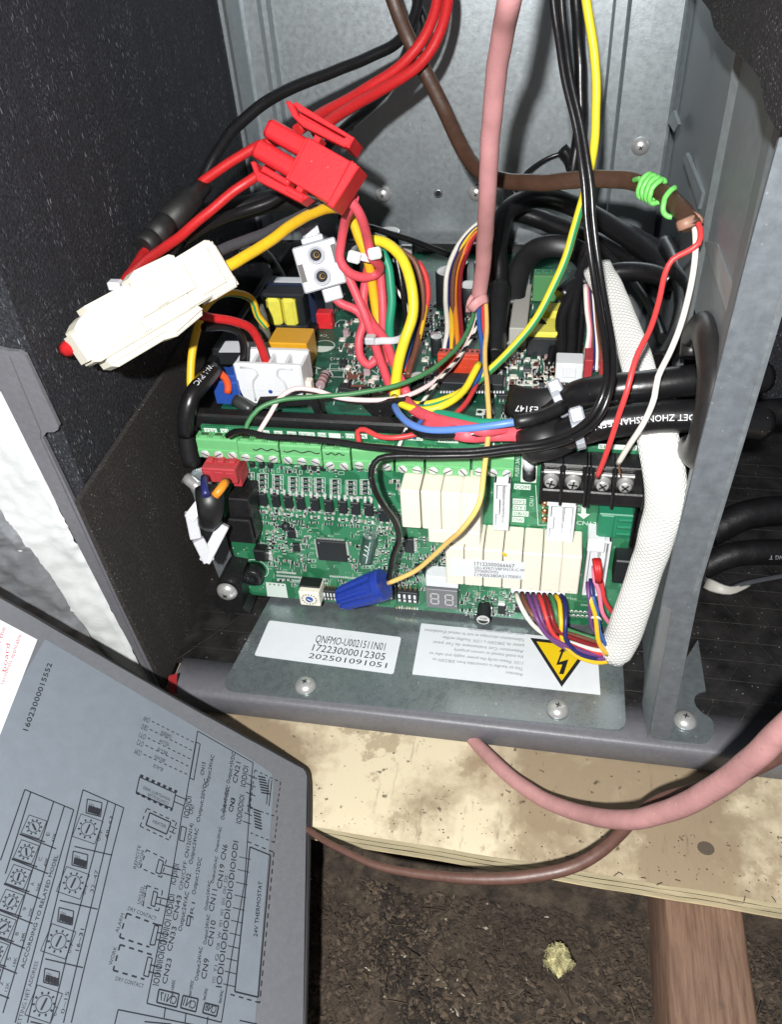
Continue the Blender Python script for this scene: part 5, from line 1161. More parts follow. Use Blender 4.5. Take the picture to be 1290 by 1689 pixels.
wire('coral_core', T((882, 717, 278), (850, 716, 281), (815, 716, 284), (770, 717, 280), (735, 708, 287), (700, 700, 296)), 2.6, pinkred, 'coral red wire, lower of two leaving the matt black sleeve', rb=1.3, ref=True)
wire('teal_core', T((868, 699, 279), (830, 697, 282), (790, 696, 286), (750, 686, 294), (715, 680, 301), (690, 672, 308)), 1.5, tealw, 'teal green wire behind the light blue wire')
wire('earth_core', T((790, 600, 313), (768, 640, 306), (735, 668, 300), (700, 676, 301), (665, 668, 307), (650, 655, 313)), 1.4, yelg, 'yellow and green wire looping low behind the blue conductor', mfun=yg)
# zip ties
ties = 'plastic zip ties round the cables'
def ztie(px, py, t, ax, r, rb, head, label, m=whitem):
    s = MB(); c = at(px, py, t); n = -c.normalized(); ax = (ax - n * ax.dot(n)).normalized(); b = ax.cross(n)
    ring = [c + (n * math.cos(k * math.pi / 9) * rb + b * math.sin(k * math.pi / 9) * r) for k in range(19)]
    s.tube(ring, 1.7, m, rb=.55, n=8, step=1.2) if False else None
    for k in range(18):
        p, q = ring[k], ring[k+1]; e = (q - p).normalized(); o = ((p + q) / 2 - c).normalized(); R3 = Matrix((e, ax, e.cross(ax))).transposed(); s.box((p + q) / 2, ((q - p).length * 1.15, 2.9, .9), m, .2, R3)
    h = at(*head); s.box(h, (5.2, 4.6, 4.2), m, .7, Matrix((b, ax, n)).transposed()); return solo('zip_tie', s, label, 'zip tie', ties)
ztie(922, 662, 285, at(960, 650, 280) - at(920, 668, 285), 5.9, 5.7, (916, 638, 282), 'milky grey zip tie round the upper thick black cable', mat('grey_tie', (.34, .36, .40), .35))
ztie(953, 711, 271, at(1000, 698, 267) - at(950, 712, 271), 6.0, 5.9, (952, 684, 266), 'milky grey zip tie round the printed black cable', MATS['grey_tie'])
# --- woven sleeves
s = MB(); s.tube(T((1080, 690, 272), (1086, 725, 268), (1096, 770, 268), (1098, 830, 275), (1082, 890, 285), (1062, 950, 298), (1042, 1010, 310), (1022, 1060, 322), (1008, 1086, 328)), 6.5, woven, rb=3.6, n=30, ref=True, rfun=lambda g: 1.0 + .06 * math.sin(g * 9) - (.16 if g > .97 else 0)); wsl = solo('woven_sleeve', s, 'wide white woven sleeve curving down in front of the partition', 'cable sleeve')
s = MB(); s.tube(T((985, 440, 330), (1005, 480, 318), (1030, 540, 304), (1052, 600, 292), (1066, 650, 286), (1078, 690, 280)), 5.8, woven, rb=2.2, n=26, ref=True); solo('woven_sleeve', s, 'narrower white woven sleeve behind the thick black cables', 'cable sleeve')
# --- harness from the relay row to the woven sleeve
hn = cable('sensor_harness', 'bunch of nine thin coloured wires curving from under the relays to woven sleeve', 'wire harness', at(925, 1050, 322))
hc = [(whitew, 'white'), (brownw, 'brown'), (purple, 'purple'), (purple, 'violet'), (redf, 'red'), (darkred, 'dark red'), (greenw, 'dark green'), (yellow, 'yellow'), (navy, 'navy')]
offs = [(0, 0), (-2, -14), (-3, 8), (-2, 14), (0, 6), (1, -7), (0, -18), (2, 20), (3, 14)]
for i, (m_, nm) in enumerate(hc):
    x0 = 852 + i * 9.2; e = offs[i][1]
    tpart('wire', hn, T((x0, 978 + i * .4, 332), (x0 + 4 + i * .3, 992, 327), (x0 + 18 - i * 1.2, 1018 + e * .3, 324 - (i % 3)), (x0 + 44 - i * 4.5, 1044 + e * .7, 326 - (i % 3) * 1.5), (948 + i * .6, 1062 + e, 327 - (i % 3) * 1.3), (985, 1072 + e, 326), (1016, 1072 + e * .8, 328)), 0.95, m_, nm + ' wire', step=2)
hn = cable('plug_harness', 'thin red, pink, yellow and navy wires falling from the white right-hand header', 'wire harness', at(985, 1000, 322))
for (m_, x0, y0, x1, y1, nm) in ((pinkw, 980, 934, 994, 1010, 'pink'), (navy, 975, 955, 985, 1035, 'navy'), (yellow, 973, 965, 988, 1058, 'yellow'), (purple, 970, 960, 976, 1030, 'purple'), (bluew, 977, 962, 990, 1046, 'blue'), (redf, 984, 925, 998, 990, 'red')):
    tpart('wire', hn, T((x0, y0, 316), (x0 + 2, y0 + 25, 314), ((x0 + x1) / 2 + 1, (y0 + y1) / 2, 315), (x1, y1, 319), (x1 + 14, y1 + 22, 324)), .9, m_, nm + ' wire')
s = MB(); 
for k in range(3): s.tube(T((981 + k * 3, 922, 312), (984 + k * 3, 940, 310), (986 + k * 2, 960, 313)), 1.0, redw, n=8)
part('red_cap', s, hn)
s = MB(); s.tube(T((976, 1019, 316), (984, 1017, 315), (992, 1022, 317)), .6, white, n=6); part('tie_band', s, hn)

# --- red power connector with its red leads
rcn = cable('red_connector', 'large bright red plug held in the air above the rear board', 'connector', at(505, 265, 290))
RO = at(507, 268, 286)
rax = (at(560, 300, 286) - at(455, 240, 289)); rax.normalize(); rn = -RO.normalized(); rn = (rn - rax * rn.dot(rax) + V(0, 0, .10)).normalized(); rn = (rn - rax * rn.dot(rax)).normalized(); rv = rn.cross(rax)
RM = Matrix((rax, rv, rn)).transposed()
RFR = (RO, rax, rv, rn)
def rp_(s, pts, z0, z1, b=.4): bprism(s, pts, z0, z1, redcon, b, RFR)
def rb_(s, x0, x1, y0, y1, z0, z1, b=.4): rp_(s, ((x0, y0), (x1, y0), (x1, y1), (x0, y1)), z0, z1, b)
def rl(x, y, z): return RO + rax * x + rv * y + rn * z
s = MB(); rb_(s, -2.6, 14.9, -8.6, 7.2, -8, 3.0, .4); rp_(s, ((14.6, -9.4), (17.2, -9.3), (18.8, 7.0), (15.2, 7.6)), -8.4, 3.7, .4); rb_(s, -3.3, -2.0, -8.5, 6.6, -2, 3.5, .3); rb_(s, -1.2, 1.4, 7.0, 9.2, -4, 2.4, .3)
part('housing', s, rcn)
for cy, x0 in ((3.7, -20.8), (-4.2, -21.6)):
    s = MB(); n = 20; rings = []
    for x, f in ((x0, .5), (x0 + .5, .78), (x0 + 1.5, .95), (x0 + 3, 1), (-2.5, 1)):
        rings.append(s.add([rl(x + (1.2 if math.sin(k*2*math.pi/n) > .3 and f < 1 else 0), cy + math.copysign(abs(math.cos(k*2*math.pi/n)) ** .55, math.cos(k*2*math.pi/n)) * 3.45 * f, -1.8 + math.copysign(abs(math.sin(k*2*math.pi/n)) ** .6, math.sin(k*2*math.pi/n)) * 4.0 * f) for k in range(n)]))
    for k in range(4):
        for i in range(n): j = (i+1) % n; s.face((rings[k]+i, rings[k]+j, rings[k+1]+j, rings[k+1]+i), redcon, False)
    s.face(range(rings[0], rings[0]+n), redcon); part('terminal_barrel', s, rcn)
s = MB(); rp_(s, ((-18.6, -9.6), (-17.4, -8.6), (-16.4, -8.9), (-14.4, -10.9), (-2.6, -10.6), (-2.4, -10.0), (6.6, -9.8), (4.8, -13.0), (-13.2, -14.0)), -6, 1.5, .4); rb_(s, -15.0, -3.2, -10.4, -8.2, -7, -1.2, .4); rb_(s, -1.6, 5.2, -12.2, -10.4, 1.2, 2.2, .3); rb_(s, .6, 3.2, -10.2, -8.4, -5, .6, .2); part('side_latch', s, rcn)
s = MB(); rp_(s, ((-16.2, 13.8), (-14.8, 14.8), (-12.8, 14.0), (-9.6, 12.0), (8.8, 12.8), (9.6, 14.0), (11.6, 13.8), (12.0, 11.6), (10.2, 10.2), (-6.7, 9.4), (-11.4, 10.6)), -2.0, 2.4, .4); rp_(s, ((-14.6, 14.6), (-11, 13.6), (9.2, 13.7), (9.2, 15.0), (-14, 15.8)), -10, -.4, .3); rb_(s, 9.0, 12.0, 10.6, 14.6, -10, 2.2, .3); rb_(s, -12, 9.4, 11.6, 13.2, -9, -1.0, .3); part('lock_lever', s, rcn)
rg = 'red supply leads'
wire('red_lead', T((716, -50, 318), (722, -5, 320), (708, 45, 322), (668, 102, 325), (610, 142, 324), (560, 172, 318), (518, 196, 310), (490, 215, 304)), 2.2, redw, 'thick red lead from the top, upper of the two behind the red plug', 'wire', rg)
wire('red_lead', T((738, -50, 316), (740, -5, 318), (728, 48, 320), (694, 104, 323), (640, 142, 322), (590, 170, 316), (545, 198, 308), (520, 220, 303)), 2.2, redw, 'thick red lead from the top, lower of the two behind the red plug', 'wire', rg)
wire('red_lead', T((470, 232, 304), (430, 240, 306), (390, 260, 309), (352, 286, 312), (330, 302, 314)), 1.9, redw, 'red lead from the red plug into the black fuse sleeve', 'wire', rg)
wire('red_lead', T((470, 268, 304), (432, 285, 306), (395, 308, 308), (350, 345, 308), (310, 378, 306), (272, 408, 300), (238, 432, 290), (215, 452, 280), (200, 476, 272)), 1.9, redw, 'red lead from the red plug passing below the black fuse sleeve', 'wire', rg)
wire('red_lead', T((262, 402, 303), (240, 416, 300), (228, 435, 292), (212, 458, 282), (196, 490, 272)), 2.0, redw, 'short red lead leaving the lower end of the black fuse sleeve', 'wire', rg)
wire('red_lead', T((160, 545, 254), (140, 562, 253), (120, 570, 254), (108, 577, 257)), 2.6, redw, 'stub of red lead sticking out of the cream plug', 'wire', rg)
# inline fuse holder in a black sleeve
s = MB(); a = at(237, 407, 298); b = at(337, 305, 316); d = b - a; L = d.length
s.lathe([(3.6, 0), (4.2, .3), (4.2, L * .13), (3.9, L * .135), (3.9, L * .15), (4.6, L * .155), (4.6, L * .36), (4.2, L * .365), (4.2, L * .385), (4.9, L * .39), (4.9, L * .78), (3.7, L * .82), (3.5, L)], a, d, blackr, 20)
fh = solo('fuse_holder', s, 'black ringed in-line fuse holder at the left foam wall', 'fuse holder')
# black leads at upper left
bg = 'black supply leads'
wire('black_lead', T((700, -60, 330), (692, -8, 334), (680, 38, 336), (652, 72, 336), (600, 98, 334), (540, 122, 330), (480, 146, 326), (425, 178, 322), (385, 215, 320), (352, 262, 318), (334, 300, 318), (322, 350, 316), (296, 392, 312), (276, 420, 308)), 2.3, blackw, 'thick black lead sweeping from the top to the left foam wall', 'wire', bg)
wire('black_lead', T((690, -60, 352), (688, 0, 354), (676, 70, 354), (650, 130, 350), (612, 175, 342), (578, 205, 336), (545, 235, 332), (500, 290, 330), (450, 330, 328), (400, 348, 326), (340, 372, 320), (300, 400, 314)), 2.2, blackw, 'thick black lead passing behind and below the red plug', 'wire', bg)
wire('black_lead', T((672, -50, 340), (690, 10, 342), (700, 40, 344), (690, 80, 346), (640, 130, 345), (600, 180, 340), (575, 210, 336)), 2.0, blackw, 'thick black lead crossing just behind the brown cable', 'wire', bg)
s = MB(); s.tube(T((300, 372, 330), (350, 355, 332), (410, 340, 336), (470, 330, 340), (520, 345, 346)), 4.6, slv, n=12); solo('black_conduit', s, 'dark matt tube behind the cream plug wires', 'sleeve')
# --- cream two-part plug with grey and yellow leads
ccn = cable('cream_connector', 'big cream white two-part plug hanging at left foam wall', 'connector', at(255, 500, 262))
CO = at(252, 500, 262); cax = (at(372, 430, 278) - at(130, 565, 248)).normalized(); cn = -CO.normalized(); cn = (cn - cax * cn.dot(cax)).normalized(); cv = cn.cross(cax); CM = Matrix((cax, cv, cn)).transposed()
CFR = (CO, cax, cv, cn)
def cp(s, pts, z0, z1, b=.4, m=cream): bprism(s, pts, z0, z1, m, b, CFR)
def cb(s, x0, x1, y0, y1, z0, z1, b=.4, m=cream): cp(s, ((x0, y0), (x1, y0), (x1, y1), (x0, y1)), z0, z1, b, m)
s = MB(); cp(s, ((12, -7.6), (19.5, -7.4), (20, -8.6), (29.6, -8.6), (30.6, -6.6), (30.4, 6.0), (29.2, 8.6), (27.6, 9.4), (14.6, 8.8), (12, 8.2)), -8, 2.0, .6)
cb(s, 15.6, 26.2, -5.6, 7.2, 1.8, 3.2); cb(s, 26.7, 29.4, -4.6, 6.0, 1.6, 2.7, .3); cb(s, 29.6, 31.2, -8.2, -5.2, -6, 1.0, .3); cb(s, 29.4, 31.0, -1.4, 1.2, -6, .6, .3); cb(s, 29.0, 30.6, 5.0, 8.0, -6, .8, .3); cb(s, 8.6, 26, -7.0, -5.9, 1.8, 2.6, .25); cb(s, 17.4, 23.8, -2.0, 4.6, 3.1, 3.55, .2)
part('plug_housing', s, ccn)
s = MB(); cp(s, ((-27.6, -6.6), (-26, -7.4), (11.8, -7.4), (11.8, 7.9), (-22.2, 7.0), (-24.8, 6.2), (-27.4, 4.6)), -8, 2.0, .6); cb(s, -29.0, -27.2, -5.6, 3.6, -7, .8, .5)
cb(s, -21.4, -8.0, -5.4, 5.4, 1.8, 2.8); cb(s, -7.4, 15.2, -2.4, 6.4, 1.8, 3.3); cb(s, -26.2, -22.2, -5.4, 4.4, 1.6, 2.5, .4); cb(s, -24.6, -22.8, -1.6, 1.0, 2.3, 2.9, .2); cb(s, -20.6, -4, 6.3, 8.9, -7, 1.3, .5); cb(s, -8.8, -7.0, 5.6, 7.6, .6, 2.7, .2); cb(s, -9.4, -8.4, -5.7, -2.6, 1.8, 3.2, .2); cb(s, -9.4, -6.2, -6.4, -5.5, 1.8, 3.0, .2)
part('socket_housing', s, ccn)
s = MB(); cp(s, ((-3.4, 7.2), (-3.0, 10.0), (-.2, 11.2), (13.2, 10.7), (14.8, 9.6), (14.6, 7.2)), -6, 1.7, .4); cb(s, 6.8, 8.4, 6.8, 7.8, 1.8, 3.0, .2); part('lock_lever', s, ccn)
s = MB(); cp(s, ((-23.6, -7.0), (13.6, -7.0), (14.4, -9.2), (13.2, -11.0), (1.4, -12.6), (-3.2, -11.5), (-21.4, -11.5), (-23.4, -10.2)), -8, .4, .5); cp(s, ((-23.0, -8.1), (-1.6, -8.1), (-1.6, -9.4), (-23.2, -9.6)), .3, 1.3, .3); cp(s, ((-1.2, -8.0), (13.2, -8.1), (14.0, -9.2), (1.2, -11.4), (-1.2, -10.6)), .3, 1.5, .35); part('lock_lever', s, ccn)
s = MB(); cb(s, -1.2, 3.2, 4.6, 5.5, 3.2, 4.1, .2); cb(s, -1.2, 3.2, -1.9, -1.0, 3.2, 4.1, .2); cb(s, 2.3, 3.2, -1.1, 4.7, 3.2, 4.05, .2); cb(s, -1.2, -.3, -1.1, 4.7, 3.2, 4.05, .2); part('latch', s, ccn)
s = MB(); s.box(at(190, 470, 268), (4.5, 3.5, 3), whitem, .5); solo('tie_head', s, 'small milky tie head peeking from behind cream plug', 'zip tie', ties)
wire('grey_lead', T((352, 418, 280), (385, 404, 286), (430, 388, 294), (480, 364, 304), (525, 342, 312), (560, 334, 318), (590, 345, 324)), 1.9, greyw, 'dark grey lead leaving the cream plug beside the yellow lead')
wire('yellow_lead', T((352, 448, 278), (385, 434, 282), (430, 408, 290), (475, 376, 298), (510, 354, 306), (540, 344, 312), (566, 346, 318), (582, 365, 322), (592, 392, 325), (606, 425, 330), (613, 460, 338), (620, 510, 346), (632, 560, 350), (644, 600, 346)), 2.05, yellow, 'thick yellow lead arching from the cream plug over the white socket')
# --- white round-socket plug
wcn = cable('white_connector', 'small white plug with two round brass sockets beside the choke', 'connector', at(525, 440, 330))
WO = at(527, 438, 330); wx_ = (at(563, 428, 330) - at(492, 448, 330)).normalized(); wn = -WO.normalized(); wn = (wn - wx_ * wn.dot(wx_)).normalized(); wy = wn.cross(wx_); WM = Matrix((wx_, wy, wn)).transposed()
def wp(x, y, z): return WO + wx_ * x + wy * y + wn * z
whc = mat('white_socket_plastic', (0.46, 0.48, 0.52), .4, 0, .05, 300)
s = MB(); s.box(wp(0, 0, -6), (18.0, 18.5, 12), whc, .6, WM); s.box(wp(0, 12.5, -5), (7.5, 6, 3), whc, .5, WM); s.box(wp(0, 10.5, -3), (9, 2.4, 5), whc, .4, WM); s.box(wp(2, -12, -5), (8, 6, 3), whc, .5, WM)
for sx in (-7.6, 7.4): s.box(wp(sx, -1.2 if sx < 0 else 3.0, .05), (2.1, 7.2, .2), mat('slot_shade', (.10, .09, .09), .6), 0, WM)
s.box(wp(-3, 14, -3.2), (1.4, 4, 1.4), whc, .3, WM); s.box(wp(3, 14, -3.2), (1.4, 4, 1.4), whc, .3, WM); part('housing', s, wcn)
for y in (4.3, -4.3):
    s = MB(); c = wp(-.3, y, 0); s.lathe([(3.6, -.3), (3.6, 1.2), (3.0, 1.4), (2.7, .4), (2.5, .2), (.01, .2)], c, wn, whc, 22); s.lathe([(2.3, .22), (.02, .24)], c, wn, greyw, 18); s.lathe([(1.3, .1), (1.3, 1.6), (.85, 1.7), (.85, .5), (.01, .5)], c + wx_ * .3, wn, brass, 14, mfun=lambda k, i: ink if k >= 2 else brass); part('round_socket', s, wcn)
# --- coral leads between red plug and rear board
cg = 'coral red leads over the rear board'
wire('coral_lead', T((568, 320, 296), (588, 345, 300), (602, 375, 308), (607, 398, 316), (614, 425, 322), (627, 440, 330), (622, 452, 335), (600, 458, 334), (572, 447, 330), (560, 428, 328), (562, 400, 324), (568, 370, 316), (578, 345, 306), (584, 325, 300)), 1.9, pinkred, 'coral lead looping round itself under the zip ties', 'wire', cg)
wire('coral_lead', T((565, 440, 334), (580, 470, 336), (596, 505, 338), (612, 545, 338), (626, 590, 334), (640, 630, 328), (652, 655, 322)), 1.9, pinkred, 'coral lead running straight from white plug to the tray edge', 'wire', cg)
wire('coral_lead', T((545, 484, 340), (562, 500, 342), (590, 513, 342), (600, 530, 344), (592, 560, 346), (595, 590, 346), (610, 602, 345), (624, 588, 344)), 1.9, pinkred, 'coral lead curling into a short hook on the board', 'wire', cg)
wire('coral_lead', T((610, 430, 334), (602, 470, 340), (600, 505, 342), (612, 530, 340), (632, 555, 336), (646, 590, 330), (660, 625, 325), (672, 652, 321)), 1.9, pinkred, 'coral lead passing under the lower zip tie', 'wire', cg)
wire('coral_lead', T((626, 440, 336), (630, 475, 340), (632, 520, 342), (634, 556, 341), (644, 600, 336)), 1.9, pinkred, 'coral lead hanging straight beside the green lead', 'wire', cg)
wire('teal_lead', T((628, 412, 334), (640, 440, 336), (646, 490, 338), (643, 545, 338), (646, 590, 334), (655, 630, 328)), 1.9, tealw, 'teal green lead in the bundle over the rear board')
wire('earth_lead', T((612, 396, 328), (630, 398, 326), (652, 412, 324), (670, 440, 322), (680, 478, 322), (680, 520, 324), (668, 560, 326), (657, 600, 325), (652, 635, 322), (652, 655, 321)), 2.2, yelg, 'thick yellow earth lead arching over the rear bundle', mfun=lambda k, i: greens if i in (2,) else yelg)
ztie(598, 424, 324, V(.3, .2, 1), 3, 3, (584, 424, 320), 'white zip tie at the white plug with knotted coral lead', white)
ztie(616, 418, 322, V(-.2, .3, 1), 3, 3, (618, 418, 318), 'white zip tie behind the knotted coral lead', white)
s = MB(); s.tube(T((606, 560, 336), (612, 564, 333), (630, 562, 331), (648, 562, 331), (662, 558, 333), (666, 552, 336)), 1.5, whitem, rb=.5, n=10, ref=True); s.box(at(611, 560, 332), (4.2, 4.4, 3.2), whitem, .5)
solo('zip_tie', s, 'milky zip tie across the lower lead bundle', 'zip tie', ties)
tb_ = 'thin wires dropping to the rear board'
for i, (m_, pts, lb_) in enumerate(((brownw, ((660, 412, 340), (682, 428, 342), (694, 460, 344), (698, 510, 344), (690, 560, 340), (672, 620, 330)), 'brown'), (blackw, ((664, 420, 342), (680, 440, 344), (690, 475, 346), (694, 510, 346), (684, 560, 342), (666, 620, 332)), 'black'), (redf, ((690, 432, 346), (702, 455, 346), (706, 485, 346), (700, 520, 345), (688, 570, 340), (670, 615, 332)), 'red'), (yellow, ((688, 490, 348), (700, 500, 346), (697, 530, 343), (685, 580, 338), (672, 616, 332)), 'yellow'), (bluew, ((680, 440, 346), (690, 480, 347), (688, 520, 345), (676, 570, 340), (664, 612, 333)), 'blue'))):
    wire('thin_wire', T(*pts), 1.25, m_, 'thin %s wire in the narrow bundle right of earth lead' % lb_, 'wire', tb_)
hb = 'thin wires dropping to the orange red header'
for i, (m_, lb_) in enumerate(((whitew, 'white'), (navy, 'navy'), (yellow, 'yellow'), (brownw, 'brown'), (orange, 'orange'), (redw, 'red'), (darkred, 'dark red'))):
    e = i * 4.2
    wire('header_wire', T((800, 362 + e * .6, 372), (782, 374 + e * .7, 372), (757 + e * .5, 402 + e * .7, 372), (738 + e * .9, 448, 370 + (i % 3) * 2), (735 + e * .9, 490, 366 + (i % 3) * 2), (738 + e * .9, 535, 356 + (i % 2) * 2), (734 + e * 1.2, 570, 350), (729 + i * 7.4, 602, 346)), 1.1, m_, '%s wire arching down to the orange red header' % lb_, 'wire', hb)
# --- left power plug leads
wire('red_lead', T((330, 520, 300), (352, 524, 304), (385, 530, 310), (412, 540, 316), (426, 562, 322), (436, 590, 328), (440, 606, 331)), 1.75, redw, 'red lead coming from behind the cream plug into the white power plug', 'wire', rg)
wire('black_lead', T((335, 540, 302), (370, 540, 310), (392, 547, 316), (401, 565, 322), (402, 590, 328), (400, 606, 331)), 1.6, blackw, 'black lead dropping into the white power plug', 'wire', bg)
wire('earth_wire', T((440, 540, 350), (424, 520, 346), (416, 495, 340), (390, 484, 334), (360, 488, 326), (338, 508, 320), (326, 540, 316), (317, 585, 318), (314, 630, 320), (318, 660, 322), (319, 696, 322)), 1.6, yellow, 'yellow earth wire bowing left round the white power plug', mfun=lambda k, i: greens if i in (9,) else yellow)
s = MB(); s.tube(T((425, 505, 348), (432, 520, 350), (436, 545, 352), (440, 560, 354)), 2.3, mat('clear_boot', (.10, .105, .09), .25), n=10); solo('terminal_boot', s, 'smoky clear boot on the yellow earth wire end', 'terminal boot')
s = MB(); Pv, Fv = s.tube(T((352, 608, 322), (332, 632, 316), (314, 658, 312), (307, 690, 314), (308, 716, 318)), 3.5, blackw, n=14); sv = solo('pvc_sleeve', s, 'glossy black sleeve with white print at left of the white power plug', 'sleeve')
mbt = MB(); tube_text(mbt, 'W-1 PVC', Pv, Fv, 3.5, 2, 2.2, wink, .75, False, True); link('sleeve_print', mbt.mesh('sleeve_print', ORG[sv.name]), sv)
wire('orange_wire', T((345, 612, 324), (358, 614, 325), (370, 622, 327), (376, 636, 329), (375, 648, 330)), 1.55, oranger, 'orange red wire arching from the printed sleeve into blue socket')
s = MB(); s.tube(T((309, 700, 318), (310, 735, 322), (318, 765, 326)), 3.9, slv, n=12); solo('black_sleeve_end', s, 'black sleeve end beside the tray corner', 'sleeve')
s = MB(); s.tube(T((388, 660, 322), (402, 668, 321), (416, 678, 321)), 2.6, mat('dark_tube', (.03, .035, .033), .35), n=12); solo('short_tube', s, 'short dark grey tube lying before the blue socket', 'sleeve')
# --- black cables in the right rear corner
rk = 'black cables in the rear corner'
wire('black_cable', T((1118, 470, 340), (1095, 435, 350), (1045, 398, 362), (990, 362, 372), (940, 338, 378), (895, 326, 378), (860, 332, 376), (834, 352, 374), (824, 385, 372), (822, 430, 372), (824, 480, 372), (828, 530, 366)), 4.6, blackw, 'thick black cable arching widest in the rear corner', 'cable', rk, n=14)
wire('black_cable', T((1110, 480, 352), (1070, 448, 362), (1010, 412, 376), (950, 386, 388), (900, 366, 394), (868, 354, 396), (850, 350, 398)), 4.4, blackw, 'thick black cable running straight below the widest arch', 'cable', rk, n=14)
wire('black_cable', T((1120, 430, 352), (1080, 405, 360), (1030, 378, 368), (985, 355, 374)), 3.2, blackw, 'black cable stub above the rear arches', 'cable', rk)
wire('black_cable', T((1112, 465, 330), (1075, 450, 338), (1030, 448, 344), (985, 458, 348), (948, 472, 350), (925, 490, 350)), 4.0, blackw, 'black cable bending level into the white plug bundle', 'cable', rk, n=14)
s = MB(); s.tube(T((848, 505, 372), (850, 470, 374), (862, 435, 376), (885, 412, 378), (920, 406, 378), (955, 416, 376), (975, 440, 370)), 5.2, slv, rb=2.2, n=12, ref=True); solo('black_sleeve', s, 'flattened black sleeve arching over the green socket', 'sleeve')
s = MB(); s.tube(T((826, 470, 366), (822, 520, 360), (818, 560, 352), (816, 590, 346)), 4.6, slv, n=12); solo('black_sleeve', s, 'black sleeve standing right of orange red header', 'sleeve')
wire('thin_black_wire', T((838, 345, 396), (850, 312, 400), (872, 282, 402), (902, 262, 402), (928, 254, 400), (938, 264, 398), (944, 300, 396)), 1.1, blackw, 'thin black wire looping in front of the back panel')
wire('black_cable', T((900, 310, 404), (880, 330, 402), (848, 318, 400), (842, 300, 400), (835, 340, 394)), 2.4, blackw, 'short black cable curled near the pale red cable', 'cable', rk)
wire('black_cable', T((945, -90, 330), (952, 20, 338), (956, 90, 342), (958, 180, 350), (952, 240, 356), (944, 290, 362)), 2.6, blackw, 'black cable hanging behind the earth wire', 'cable', rk)
wire('black_cable', T((928, 245, 380), (938, 258, 380), (944, 278, 380)), 2.8, blackw, 'black cable end at the top of thin loop', 'cable', rk)
for i, (x, w_) in enumerate(((930, 2.6), (944, 2.8), (956, 1.4))):
    wire('plug_cable', T((972 + i * 4, 420, 352), (952 + i * 4, 470, 348), (x - 2 + i * 3, 520, 346), (x - 4 + i * 2, 570, 343), (x - 6 + i * 2, 606, 340)), w_, blackw, 'black cable dropping into white plug, %s of three' % ('thick left', 'thick middle', 'thin right')[i], 'cable', 'black cables into the white plug')
wg = 'thin wires at the red side plugs'
for i, (m_, x) in enumerate(((whitew, 968), (pinkw, 972), (brownw, 977), (navy, 979), (whitew, 983), (brownw, 988))):
    wire('side_wire', T((966 + i * 2.4, 470, 342), (968 + i * 2.6, 510, 340), (972 + i * 2.4, 545, 338), (968 + i * 4.2, 580, 336), (966 + i * 4.4, 612, 334)), 1.0, m_, 'thin %s wire beside the red side plugs, %s' % (('white', 'pink', 'brown', 'navy', 'white', 'brown')[i], ('outermost', 'second', 'third', 'fourth', 'fifth', 'innermost')[i]), 'wire', wg)
wire('black_cable', T((1118, 440, 330), (1130, 480, 320), (1128, 530, 305), (1112, 570, 296), (1092, 600, 292)), 4.2, blackw, 'thick black cable turning down along the partition', 'cable', rk, n=14)
wire('black_cable', T((1100, 400, 350), (1120, 440, 330), (1142, 470, 300), (1150, 500, 285)), 3.6, blackw, 'black cable hugging the partition behind white conductor', 'cable', rk)
# --- white latch and black sleeve at the red plug on the left
lt = cable('cord_latch', 'hooked white plastic cord latch at the left edge of the control board', 'cord latch', at(335, 880, 330))
def strap(s, pts, wd, th, m):
    P = [at(*p) for p in pts]
    for i in range(len(P) - 1):
        d = (P[i+1] - P[i]); n = -P[i].normalized(); u = d.normalized(); n = (n - u * n.dot(u)).normalized(); s.box((P[i] + P[i+1]) / 2, (d.length + wd * (.8 if i % 2 else .7), wd, th - .1 * i), m, .35, Matrix((u, n.cross(u), n)).transposed())
s = MB(); strap(s, ((334, 826, 318), (315, 851, 317), (321, 880, 320)), 4.4, 4, whitem); part('upper_arm', s, lt)
s = MB(); strap(s, ((329, 895, 321), (341, 919, 324), (366, 871, 322)), 4.6, 4, whitem); part('lower_arm', s, lt)
s = MB(); s.tube(T((345, 806, 308), (346, 828, 306), (346, 850, 309), (340, 868, 314)), 5.4, slv, rb=3.6, n=16, ref=True, rfun=lambda g: 1.0 - .38 * g * g); solo('plug_sleeve', s, 'black sleeve round the red plug wires at the left edge', 'sleeve')
wire('plug_wire', T((337, 788, 310), (337, 803, 303), (340, 818, 301)), 1.5, navy, 'short navy wire bridging red plug and black sleeve')
wire('plug_wire', T((372, 794, 308), (364, 806, 304), (354, 818, 304)), 1.7, orange, 'short orange yellow wire bridging red plug and black sleeve')
# --- cables on the attic floor
s = MB(); s.tube([onZ(735, 1180, -285.6), onZ(776, 1216, -285.2)] + T((806, 1248, 318), (850, 1288, 307), (900, 1320, 296), (960, 1342, 282), (1030, 1352, 264), (1100, 1339, 250), (1160, 1311, 236), (1215, 1274, 222), (1270, 1227, 208), (1330, 1165, 194)), 3.4, pinkd, n=16, rfun=lambda g: .55 + .23 * min(1, g / .12) + .22 * min(1, max(0, (g - .15) / .5))); solo('pink_cable', s, 'pale red cable drooping in front of the plywood at lower right', 'cable')
s = MB(); s.tube(T((470, 1345, 304), (505, 1368, 300), (560, 1400, 290), (620, 1426, 283), (700, 1443, 277), (780, 1449, 272), (860, 1446, 268), (930, 1434, 266), (985, 1408, 267), (1020, 1378, 270), (1048, 1348, 273), (1085, 1322, 271), (1150, 1300, 263), (1230, 1275, 252), (1300, 1240, 240), (1340, 1215, 234)), 2.1, brownl, rb=1.5, n=12, ref=True, rfun=lambda g: .55 + .45 * min(1, max(0, (g - .15) / .3))); solo('brown_cable', s, 'brown cable snaking over the plywood edge below the pale red cable', 'cable')
